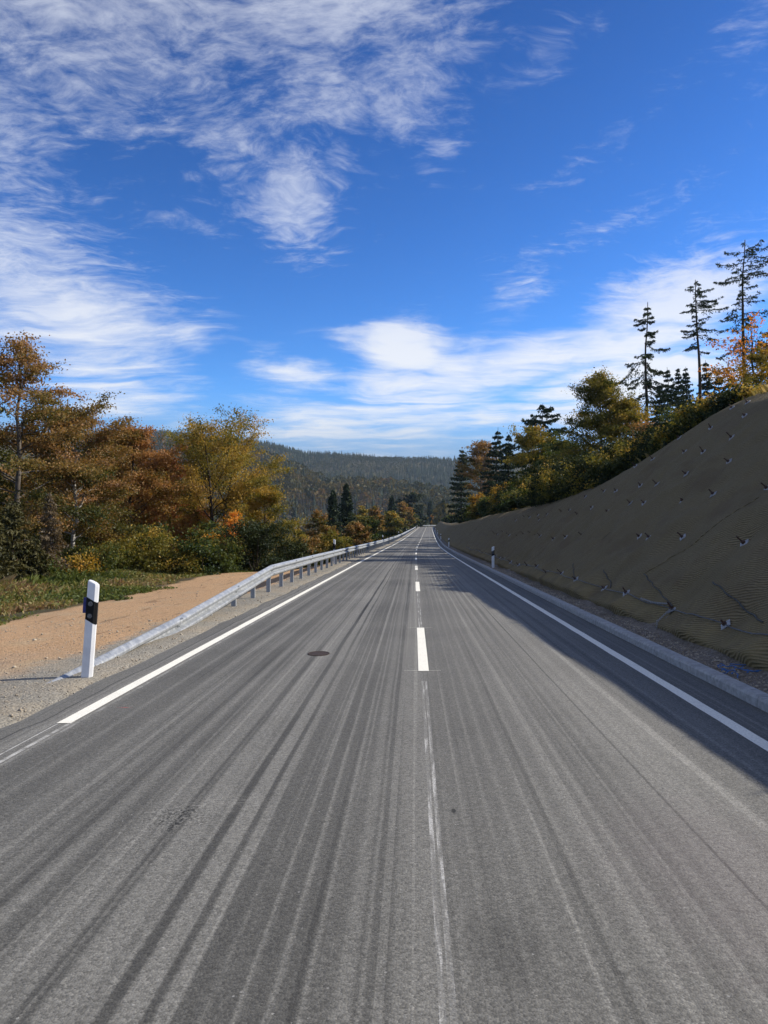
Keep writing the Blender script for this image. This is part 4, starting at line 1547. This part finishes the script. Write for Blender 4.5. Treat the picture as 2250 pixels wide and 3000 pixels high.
# -- trees and bushes beyond the guard rail, stepping down to the valley
GM = "trees and bushes beyond the guard rail"
MID = [  # px, top py, depth, half width px, kind, leaf set, label
    (905, 1568, 44, 46, 'b', 'brown', "brown bush just right of the dark bushes"),
    (962, 1552, 49, 50, 'b', 'olive', "olive bush below the nearest post behind the rail"),
    (1005, 1572, 52, 34, 'b', 'olive', "low olive bush right of the nearest post behind the rail"),
    (932, 1488, 62, 52, 't', 'brown', "dark brown tree rising over the brown bush"),
    (876, 1545, 58, 40, 't', 'olive', "olive tree half hidden left of the dark brown tree"),
    (972, 1432, 105, 34, 'c', 'needle', "left one of the two spruces above the guard rail"),
    (1012, 1412, 118, 40, 'c', 'needle', "right and taller of the two spruces above the guard rail"),
    (1040, 1528, 76, 44, 't', 'brown', "brown-orange tree below the two spruces"),
    (1078, 1512, 100, 46, 't', 'green', "dark green tree left of the round yellow-green one"),
    (1143, 1498, 150, 38, 't', 'olive', "round yellow-green tree close to the far guard rail"),
    (1100, 1478, 140, 34, 't', 'brown', "brown crown behind the round yellow-green tree"),
    (1060, 1478, 170, 40, 't', 'olive', "pale olive tree in the hollow right of the spruces"),
    (1150, 1452, 250, 22, 'c', 'needle', "dark spruce left of the big dark crown at the bend"),
    (1182, 1468, 262, 34, 't', 'brown', "brown crown above the far end of the guard rail"),
    (1212, 1442, 345, 48, 't', 'dark', "big dark crown over the far bend"),
    (1172, 1518, 225, 26, 't', 'olive', "small olive tree beside the far guard rail"),
    (1207, 1505, 300, 22, 't', 'green', "green tree near the far end of the straight"),
    (1248, 1512, 431, 14, 'b', 'gold', "yellow bush above the far rail, left"),
    (1266, 1506, 433, 15, 'b', 'gold', "tallest yellow bush above the far rail"),
    (1284, 1510, 432, 13, 'b', 'gold', "yellow bush above the far rail, right"),
    (1232, 1486, 440, 20, 'c', 'needle', "small dark spruce behind the yellow bushes"),
    (1300, 1462, 445, 24, 'c', 'needle', "dark spruce where the road disappears behind the slope"),
    (1322, 1486, 440, 22, 't', 'brown', "brown tree at the hidden end of the road"),
    (1262, 1468, 470, 22, 'c', 'needle', "spruce standing behind the yellow bushes at the bend"),
]
for i, (px, py, y, hwp, kd, lm, lab) in enumerate(MID):
    for _ in range(60):                                   # step back until it stands clear of the rail
        x = (px - CXP) / FPX * y
        s_, u_ = road_coords(np.array([x]), np.array([float(y)]))
        if y > 425 or u_[0] < -5.4:
            break
        y += 4
    p, H = spot(px, py, y)
    Rc = hwp / FPX * y
    lf = max(0.09, y * 0.0026)
    if kd == 'c':
        d = conifer(500 + i, H, Rc, .12, max(.4, H / 26), 6, 5200, lf * 2.2, .35, .3, tint0=.5, twig=.55)
        tree("spruce_tree", p, d, 'leaf_' + lm, 'bark_dark', lab, "tree", GM, k=4)
    elif kd == 't':
        d = broadleaf(500 + i, H, Rc, .08, 26, 7000, lf, wide=.45, tint0=.5, tint_h=.2, spread=.07 * Rc + .12)
        tree("broadleaf_tree", p, d, 'leaf_' + lm, 'bark_dark', lab, "tree", GM, k=4)
    else:
        d = broadleaf(500 + i, H, Rc, .02, 22, 6000, lf, stems=3, wide=.4, tint0=.5, tint_h=.2, spread=.10 * Rc + .1, flat=.7)
        tree("shrub", p, d, 'leaf_' + lm, 'bark_dark', lab, "bush", GM, k=4)
# bushy strip hiding the embankment below the rail
items = []
for i in range(70):
    y = 46 + 300 * (i / 70.0) ** 1.5 + rg.uniform(-3, 3)
    u = -6.0 - rg.uniform(0, 9) - (y * .03)
    x = float(cx(min(y, 350))) + u
    zb = gz(x, y)
    top = float(zr(y)) + rg.uniform(-.6, .9) + max(0, (y - 120) * .006)
    H = max(1.2, top - zb)
    items.append(((x, y, zb), broadleaf(600 + i, H, H * .45 + .3, .05, 14, 1700, max(.12, y * .0027), stems=2, tint0=.36, spread=.35), 1.0))
multi_stuff("embankment_scrub", items[0::2], 'leaf_olive', 'bark_dark', "olive scrub on the embankment beyond the guard rail")
multi_stuff("embankment_thicket", items[1::2], 'leaf_brown', 'bark_dark', "brown thicket on the embankment beyond the guard rail")

# -- right bank
GR = "trees on the crest of the cut slope"
p, H = spot(1893, 880, 55)
tree("spruce_tree", p, conifer(701, H, 3.3, .42, .50, 4, 5200, .22, .85, .50, gap=.38, tint0=.55, lop=(math.pi, .30), twig=.40), 'leaf_needle', 'bark_dark',
     "open lopsided spruce left of the other two tall trees on the crest", group=GR)
p, H = spot(2048, 812, 56)
tree("spruce_tree", p, conifer(702, H, 1.2, .60, .30, 4, 2900, .20, .40, .70, gap=.45, tint0=.5, flat_top=True, lop=(0.3, .35), twig=.38), 'leaf_needle', 'bark_dark',
     "thin spruce with long bare trunk, middle one of three tall trees", group=GR)
p, H = spot(2182, 698, 58)
tree("pine_tree", p, conifer(703, H, 2.2, .44, .42, 4, 4300, .22, .45, .75, gap=.48, tint0=.5, flat_top=True, lop=(0.2, .25), twig=.45), 'leaf_needle', 'bark_dark',
     "tallest ragged conifer on the crest at the right picture edge", group=GR)
p, H = spot(2196, 905, 55)
tree("beech_tree", p, broadleaf(704, H, 4.2, .12, 28, 4200, .17, wide=.35, thin_top=.9, up=.45, droop=-.1, tint0=.45, spread=.34, flat=.35, trunk_r=.13), 'leaf_orange', 'bark_dark',
     "thin orange-leaved beech in front of the tallest conifer", group=GR)
p, H = spot(2236, 1000, 48)
tree("beech_tree", p, broadleaf(705, H, 2.0, .05, 26, 9000, .14, wide=.4, tint0=.35, tint_h=.15), 'leaf_gold', 'bark_dark', "golden green bushy tree at the right picture edge", group=GR)
p, H = spot(2290, 940, 60)
tree("beech_tree", p, broadleaf(706, H, 3.0, .1, 26, 8000, .17, wide=.45, tint0=.4), 'leaf_brown', 'bark_dark', "brown tree half outside the right picture edge", group=GR)
p, H = spot(1768, 1082, 47)
tree("birch_tree", p, broadleaf(710, H, 2.7, .06, 54, 46000, .105, wide=.38, up=.85, droop=-.75, tint0=.50, tint_h=.06, spread=.22, flat=.9), 'leaf_olive', 'bark',
     "big olive-gold birch on the crest left of the tall trees", group=GR)
p, H = spot(1835, 1165, 46)
tree("beech_tree", p, broadleaf(711, H, 2.0, .06, 34, 14000, .12, wide=.45, tint0=.6), 'leaf_olive', 'bark_dark', "golden tree on the right shoulder of the big birch", group=GR)
p, H = spot(1895, 1240, 42)
tree("rowan_tree", p, broadleaf(712, H, 1.3, .25, 24, 4200, .11, wide=.6, tint0=.55, up=.9, thin_top=.1), 'leaf_rust', 'bark', "small rust-red tree below the lopsided spruce", group=GR)
p, H = spot(1655, 1300, 52)
tree("beech_tree", p, broadleaf(713, H, 2.8, .04, 40, 22000, .13, wide=.4, tint0=.55, tint_h=.12, droop=-.4), 'leaf_green', 'bark_dark', "dark green beech left of the big birch", group=GR)
p, H = spot(1565, 1245, 66)
tree("beech_tree", p, broadleaf(714, H, 2.7, .06, 36, 16000, .15, wide=.55, tint0=.40, tint_h=.45), 'leaf_olive', 'bark_dark', "tree with orange top left of the dark green beech", group=GR)
p, H = spot(1592, 1180, 76)
tree("spruce_tree", p, conifer(715, H, 3.0, .35, .75, 5, 5200, .40, .30, .35, gap=.1, flat_top=True, twig=.6), 'leaf_needle', 'bark_dark', "flat-topped dark spruce behind the orange-topped tree", group=GR)
p, H = spot(1495, 1270, 92)
tree("spruce_tree", p, conifer(716, H, 2.4, .15, .7, 5, 4800, .42, .35, .3, twig=.6), 'leaf_needle', 'bark_dark', "dark spruce left of the flat-topped one", group=GR)
p, H = spot(1458, 1250, 104)
tree("spruce_tree", p, conifer(717, H, 2.6, .20, .8, 5, 5200, .45, .35, .25, twig=.6), 'leaf_needle', 'bark_dark', "pointed spruce highest in the far crest group", group=GR)
p, H = spot(1405, 1285, 118)
tree("beech_tree", p, broadleaf(718, H, 3.4, .30, 28, 9000, .26, wide=.65, tint0=.42, up=.95, spread=.45), 'leaf_brown', 'bark', "tall brown tree with bare trunks in the far crest group", group=GR)
p, H = spot(1352, 1310, 150)
tree("spruce_tree", p, conifer(719, H, 3.6, .10, 1.0, 6, 6000, .60, .35, .2, twig=.8), 'leaf_needle', 'bark_dark', "dark spruce farthest left in the far crest group", group=GR)
p, H = spot(1430, 1330, 112)
tree("spruce_tree", p, conifer(720, H, 2.0, .35, .8, 5, 2600, .45, .4, .3, gap=.2, twig=.5), 'leaf_dry', 'bark', "half-dead spruce between the far crest trees", group=GR)
for i, (px, py, y, Rc, lm, lab) in enumerate((
        (1475, 1415, 72, 1.6, 'gold', "bright yellow-green bush on the crest below the far group"),
        (1398, 1440, 96, 1.3, 'gold', "small yellow bush farther along the crest"),
        (1432, 1455, 88, 1.5, 'green', "green bush between the two yellow bushes on the crest"),
        (1535, 1395, 66, 2.0, 'green', "green bush on the crest right of the bright yellow-green bush"),
        (1600, 1380, 58, 1.9, 'olive', "olive-gold bush below the flat-topped spruce"),
        (1712, 1330, 46, 1.7, 'green', "dark green bush under the big birch"),
        (1800, 1330, 41, 1.3, 'dark', "dark bush on the crest below the golden tree"),
        (1950, 1170, 44, 1.4, 'green', "grey-green bushy tree right of the rust-red one"),
        (1990, 1215, 38, 1.2, 'green', "green bush below the thin bare-trunked spruce"),
        (2040, 1160, 40, 1.2, 'olive', "olive bush at the thin spruce's foot"),
        (2085, 1140, 38, 1.2, 'brown', "brownish bush right of the thin spruce's foot"),
        (1940, 1270, 33, 1.0, 'brown', "low brown bush on the steep crest edge"),
        (2200, 1085, 40, 1.3, 'olive', "olive bush behind the dry grass at the top right"))):
    p, H = spot(px, py, y)
    tree("shrub", p, broadleaf(740 + i, max(H, .8), Rc, .03, 24, 5200, max(.10, y * .0022), stems=3, wide=.42, up=.75, tint0=.5, spread=.12 * Rc + .1, flat=.7, trunk_r=.03),
         'leaf_' + lm, 'bark_dark', lab, "bush", "bushes along the crest of the cut slope", k=4)
GS = "dark spruces behind the crest"
for i, (px, py, y, Rc, lab) in enumerate((
        (1935, 1120, 84, 2.2, "short dark spruce right of the lopsided one"),
        (1962, 1072, 88, 2.3, "dark pointed spruce, tallest of the row behind the crest"),
        (1992, 1076, 92, 2.0, "dark pointed spruce next right of the tallest in the row"),
        (2018, 1070, 94, 2.1, "dark spruce left of the thin bare trunk"),
        (2070, 1052, 90, 2.2, "dark spruce right of the thin bare trunk"),
        (2110, 1085, 86, 2.0, "dark spruce midway between the thin trunk and tallest conifer"),
        (2150, 1095, 84, 2.0, "dark spruce left of the tallest conifer's trunk"))):
    p, H = spot(px, py, y)
    tree("spruce_tree", p, conifer(780 + i, H, Rc, .06, .75, 6, 4200, .42, .35, .25, twig=.6, tint0=.4), 'leaf_needle', 'bark_dark', lab, "tree", GS, k=4)

items = []
for i in range(54):
    y = 22.5 + 23 * (i / 54.0)
    x = float(cx(y)) + TOE + float(ridge(y)) + rg.uniform(.7, 1.7)
    hb = np.interp(y, [22, 24, 26, 30, 38, 46], [.35, .8, 1.15, 1.4, 1.9, 2.3]) * rg.uniform(.45, 1.35)
    items.append(((x, y, gz(x, y) - .05), broadleaf(860 + i, hb, .55 + .3 * hb, .02, 14, 1900, .10, stems=2, tint0=.5, spread=.2, flat=.8), 1.0))
multi_stuff("crest_hedge", [q for j, q in enumerate(items) if j % 3], 'leaf_dark', 'bark_dark', "dark bushes on the steep crest edge below the tall trees")
multi_stuff("crest_bramble", items[0::3], 'leaf_olive', 'bark_dark', "olive brambles mixed into the dark bushes on the crest edge")
items = []
for i in range(60):
    y = rg.uniform(44, 150) if i < 40 else rg.uniform(150, 340)
    s_ = y
    w = float(ridge(s_)) + rg.uniform(.8, 3.2)
    x = float(cx(y)) + TOE + w
    zb = gz(x, y)
    items.append(((x, y, zb), broadleaf(800 + i, rg.uniform(.6, 1.7) * (1 if y < 60 else 1.6), 1.0, .03, 12, 1300, max(.11, y * .0025), stems=2, tint0=.5, spread=.3), 1.0))
multi_stuff("crest_scrub", items[0::2], 'leaf_green', 'bark_dark', "dark green scrub along the crest of the cut slope")  # scrub and thicket leaf colours darkened to imitate shade under the trees
multi_stuff("crest_thicket", items[1::2], 'leaf_dark', 'bark_dark', "low thicket along the crest, tree shade put into its blackish leaf colour")

# ------------------------------------------------------------------ weeds, dry grass, stones
def blades(rng, P, h, w, lean=.5):
    n = len(P)
    a = rng.uniform(0, 2 * np.pi, n)
    H = (h * rng.uniform(.4, 1.3, n))
    d = np.stack([np.cos(a), np.sin(a), np.zeros(n)], 1)
    side = np.stack([-np.sin(a), np.cos(a), np.zeros(n)], 1) * w * .5
    ln = (lean * rng.uniform(0, 1, n) * H)[:, None]
    mid = P + d * ln * .35 + np.stack([np.zeros(n), np.zeros(n), H * .6], 1)
    tip = P + d * ln + np.stack([np.zeros(n), np.zeros(n), H * np.sqrt(1 - .4 * lean)], 1)
    return np.stack([P - side, P + side, mid + side * .6, tip], 1).reshape(-1, 3)


rg = np.random.default_rng(5)
N = 60000
y = rg.uniform(11, 40, N * 2)
u = -rg.uniform(6.9, 15.5, N * 2)
edge = 8.1 + fbm(y * .7, u * .8, 12, 4) * 1.7 - 2.2 * smooth01(30, 36, y)
dens = vnoise(u * .8, y * .8, 40) + 0.5
ok = (-u > edge) & (rg.uniform(0, 1, N * 2) < np.clip(dens * 1.5 - .15, 0.05, 1)) & ((y < 33) | (-u > 6))
y, u = y[ok][:N], u[ok][:N]
x = cx(y) + u
P = np.stack([x, y, ground_z(x, y) - .01], 1)
hh = np.clip(.05 + (-u - 8.0) * .10, .05, .75) * (.5 + 1.0 * (vnoise(u * 1.1, y * 1.1, 44) + .5))
V1 = blades(rg, P, hh, 0.022, .8)
kind = vnoise(u * .45, y * .45, 60) + .5
t1 = np.clip(kind * 1.15 + rg.normal(size=len(P)) * .16 + .0, 0, 1)
# leafy rosettes
sel = rg.random(len(P)) < .75
PL = P[sel] + rg.normal(size=(sel.sum(), 3)) * np.array([.06, .06, 0]) + np.array([0, 0, .03]) + np.stack([np.zeros(sel.sum()), np.zeros(sel.sum()), hh[sel] * rg.uniform(0, .9, sel.sum())], 1)
V2 = leaf_quads(rg, PL, 0.10, .5, .8)
t2 = np.clip(kind[sel] * .9 + rg.normal(size=sel.sum()) * .16 - .05, 0, 1)
V = np.concatenate([V1, V2])
tag(obj("weeds", mesh_np("weeds", V, quad_idx(len(V) // 4), mat=M['leaf_weed'], tint=np.concatenate([t1, t2]))), "green and withered weeds between the reddish gravel and the wood", "weeds", kind='stuff')

N = 26000
s_ = rg.uniform(2, 27, N)
w = ridge(s_) + rg.uniform(.30, 5.0, N)
u = TOE + w
x, y = pos(s_, u)
P = np.stack([x, y, ground_z(x, y) - .02], 1)
keep = (vnoise(x * .6, y * .6, 90) + .5) > np.where((w < ridge(s_) + 1.6), .50, .25)
P = P[keep]
V = blades(rg, P, .42, .03, .7)
t = np.clip(.5 + rg.normal(size=len(P)) * .22, 0, 1)
tag(obj("dry_grass", mesh_np("dry_grass", V, quad_idx(len(V) // 4), mat=M['leaf_grass'], tint=t)), "dry straw-coloured grass on top of the cut slope", "grass", kind='stuff')

OCT = np.array([(1, 0, 0), (-1, 0, 0), (0, 1, 0), (0, -1, 0), (0, 0, .7), (0, 0, -.7)], float)
OT = np.array([(0, 2, 4), (2, 1, 4), (1, 3, 4), (3, 0, 4), (2, 0, 5), (1, 2, 5), (3, 1, 5), (0, 3, 5)])


def stones(name, P, size, mat, label, rng):
    n = len(P)
    sc = size[:, None, None] * rng.uniform(.6, 1.3, (n, 1, 3))
    a = rng.uniform(0, 6.28, n)
    c, s = np.cos(a), np.sin(a)
    B = OCT[None] * sc + rng.normal(size=(n, 6, 3)) * size[:, None, None] * .18
    X = B[:, :, 0] * c[:, None] - B[:, :, 1] * s[:, None]
    Yv = B[:, :, 0] * s[:, None] + B[:, :, 1] * c[:, None]
    V = (np.stack([X, Yv, B[:, :, 2]], -1) + P[:, None, :]).reshape(-1, 3)
    T = (OT[None] + (np.arange(n) * 6)[:, None, None]).reshape(-1, 3)
    tag(obj(name, mesh_np(name, V, tris=T, mat=mat)), label, "gravel", kind='stuff')


N = 15000
y = 3 + 30 * rg.random(N) ** 1.4
u = -rg.uniform(3.44, 7.4, N)
ok = rg.random(N) < np.where(u > -4.6, .55 + .4 * (vnoise(u * 1.5, y * .8, 33)), np.where(y < 15, .55, .16))
y, u = y[ok], u[ok]
x = cx(y) + u
sz = rg.uniform(.005, .014, len(x)) * np.where(rg.random(len(x)) < .05, 2.2, 1)
stones("verge_gravel", np.stack([x, y, ground_z(x, y) + sz * .25], 1), sz, M['pebble'], "loose pebbles scattered over the left gravel verge", rg)
N = 6000
y = 4 + 34 * rg.random(N) ** 1.3
u = rg.uniform(3.16, 3.66, N)
x = cx(y) + u
sz = rg.uniform(.007, .02, N)
stones("kerb_gravel", np.stack([x, y, ground_z(x, y) + sz * .3], 1), sz, M['pebble'], "loose stones on the strip between kerb and slope", rg)
N = 1400
s_ = rg.uniform(13.5, 24, N)
u = TOE + ridge(s_) + rg.uniform(.3, 3.0, N)
x, y = pos(s_, u)
sz = rg.uniform(.02, .09, N)
stones("crest_rubble", np.stack([x, y, ground_z(x, y) + sz * .2], 1), sz, M['rubble'], "pale broken stone along the top edge of the cut slope", rg)

# ------------------------------------------------------------------ far wooded hills (read as one mass)
def proto_dead(rng):
    V, T = [], []
    H = 1.0
    k = 3
    for i in range(k):
        a = i * 2.094
        V.append((.007 * math.cos(a), .007 * math.sin(a), 0))
    V.append((0, 0, H))
    T += [(0, 1, 3), (1, 2, 3), (2, 0, 3)]
    for i in range(15):
        z = rng.uniform(.35, .95)
        a = rng.uniform(0, 6.28)
        L = (1.02 - z) * .16 + .02
        b = len(V)
        V += [(0, 0, z), (0, 0, z - .010), (math.cos(a) * L, math.sin(a) * L, z - .03)]
        T.append((b, b + 1, b + 2))
    return np.array(V), np.array(T)


def proto_conifer(rng):
    V, T = [], []
    z = .08
    while z < .98:
        r = .17 * (1 - z) ** .9 + .01
        n = 6
        b = len(V)
        V.append((0, 0, min(1.0, z + .16)))
        a0 = rng.uniform(0, 6)
        for i in range(n):
            a = a0 + i * 2 * math.pi / n
            rr = r * rng.uniform(.65, 1.25)
            V.append((rr * math.cos(a), rr * math.sin(a), z - .02 + rng.uniform(-.02, .02)))
        for i in range(n):
            T.append((b, b + 1 + i, b + 1 + (i + 1) % n))
        z += .10
    return np.array(V), np.array(T)


def proto_broad(rng):
    n = 64
    C = rng.normal(size=(n, 3))
    C /= np.linalg.norm(C, axis=1, keepdims=True)
    C *= rng.uniform(.55, 1.05, (n, 1)) ** .5
    C = C * np.array([.30, .30, .36]) + np.array([0, 0, .60])
    V = leaf_quads(rng, C, .17, .8, .9)
    q = quad_idx(n)
    T = np.concatenate([q[:, [0, 1, 2]], q[:, [0, 2, 3]]])
    return V, T


def forest(name, P, Hs, protos, mat, tints, label, rng):
    Vs, Ts, tn, b = [], [], [], 0
    which = rng.integers(0, len(protos), len(P))
    for k, (V, T) in enumerate(protos):
        m = np.where(which == k)[0]
        if len(m) == 0:
            continue
        a = rng.uniform(0, 6.28, len(m))
        c, s = np.cos(a)[:, None], np.sin(a)[:, None]
        h = Hs[m][:, None]
        X = (V[None, :, 0] * c - V[None, :, 1] * s) * h
        Y = (V[None, :, 0] * s + V[None, :, 1] * c) * h
        Z = V[None, :, 2] * h
        W = np.stack([X, Y, Z], -1) + P[m][:, None, :]
        Vs.append(W.reshape(-1, 3))
        Ts.append((T[None] + (np.arange(len(m)) * len(V))[:, None, None]).reshape(-1, 3) + b)
        b += len(m) * len(V)
        tn.append((tints[m][:, None] + rng.normal(size=(len(m), len(T))) * .10).ravel())
    tag(obj(name, mesh_np(name, np.concatenate(Vs), tris=np.concatenate(Ts), mat=M[mat], tint=np.clip(np.concatenate(tn), 0, 1))), label, "forest", kind='stuff')


rg = np.random.default_rng(9)
N = 11000
y = 330 + 690 * np.sqrt(rg.random(N))
ang = rg.uniform(-.40, .17, N)
x = ang * y
s_, u_ = road_coords(x, y)
ok = (u_ < -14) | (y > 480)
x, y = x[ok], y[ok]
z = ground_z(x, y)
n1 = fbm(x / 120, y / 120, 70, 3)
n2 = fbm(x / 45, y / 45, 75, 3)
hgt = np.clip((y - 480) / 500, 0, 1)
a_deadmask = (n1 > -.10) & (x / y < .010 + .05 * n2) & (y > 520) & (hgt < .97)
r = rg.random(len(x))
clear = (n2 < -.42) & (y < 760)
dead = a_deadmask & (r < .58) & ~clear
con = ~dead & (r > .50 + .28 * (n2 > 0)) & ~clear
bro = ~dead & ~con & ~clear
pd = [proto_dead(np.random.default_rng(i)) for i in range(5)]
pc = [proto_conifer(np.random.default_rng(i)) for i in range(4)]
pb = [proto_broad(np.random.default_rng(i)) for i in range(5)]
P = np.stack([x, y, z - .5], 1)
M['far_dead'] = mat_leaf("far_dead_wood", [(0, (.050, .046, .046)), (1, (.125, .112, .105))], 0.0)
M['far_conifer'] = mat_leaf("far_conifer", [(0, (.014, .022, .012)), (.6, (.030, .042, .019)), (1, (.060, .070, .028))], 0.1)
M['far_broad'] = mat_leaf("far_broadleaf", [(0, (.030, .036, .012)), (.35, (.065, .062, .018)), (.7, (.115, .088, .026)), (.9, (.150, .105, .032)), (1, (.13, .080, .034))], 0.3)
Hh = rg.uniform(13, 22, len(x))
forest("dead_forest", P[dead], Hh[dead], pd, 'far_dead', np.clip(.5 + n2[dead] * .4, 0, 1), "grey stand of dead spruces across the far hillside", rg)
forest("conifer_forest", P[con], Hh[con] * rg.uniform(.5, 1.0, con.sum()), pc, 'far_conifer', np.clip(.45 + n2[con] * .5, 0, 1), "dark green conifers scattered over the far hillside", rg)
forest("broadleaf_forest", P[bro], Hh[bro] * rg.uniform(.55, 1.0, bro.sum()), pb, 'far_broad', np.clip(.48 + n2[bro] * .9 + rg.normal(size=bro.sum()) * .20, 0, 1), "olive and ochre broadleaf forest on the far hillside", rg)
N = 13000
y = rg.uniform(1350, 2050, N)
x = rg.uniform(-.40, .17, N) * y
z = ground_z(x, y)
P = np.stack([x, y, z - .5], 1)
n1 = fbm(x / 200, y / 200, 71, 3)
con = (n1 + rg.normal(size=N) * .15 + (x / y) * 1.2) > -.30
Hh = rg.uniform(8, 17, N)
forest("ridge_conifer_forest", P[con], Hh[con], pc, 'far_conifer', np.clip(.45 + n1[con] * .4, 0, 1), "blue-green conifer forest along the skyline ridge", rg)
pbs = [(V[:120], T[(T < 120).all(1)]) for V, T in pb]
forest("ridge_broadleaf_forest", P[~con], Hh[~con] * .75, pbs, 'far_broad', np.clip(.45 + n1[~con] * .8, 0, 1), "brownish broadleaf forest on the skyline ridge", rg)

# ------------------------------------------------------------------ the air between the eye and the far hills
mb = MB()
mb.box(-4600, 4600, -40, 6400, -260, 330)
m, g, out = new_mat("autumn_haze")
vol = g.node('ShaderNodeVolumePrincipled')
vol.inputs['Color'].default_value = (0.62, 0.80, 1.0, 1)
vol.inputs['Density'].default_value = 0.00008
vol.inputs['Anisotropy'].default_value = 0.2
g.l.new(vol.outputs[0], out.inputs['Volume'])
tag(obj("haze", mb.mesh("haze", m)), "thin blue autumn haze over the valley", "haze", kind='stuff')
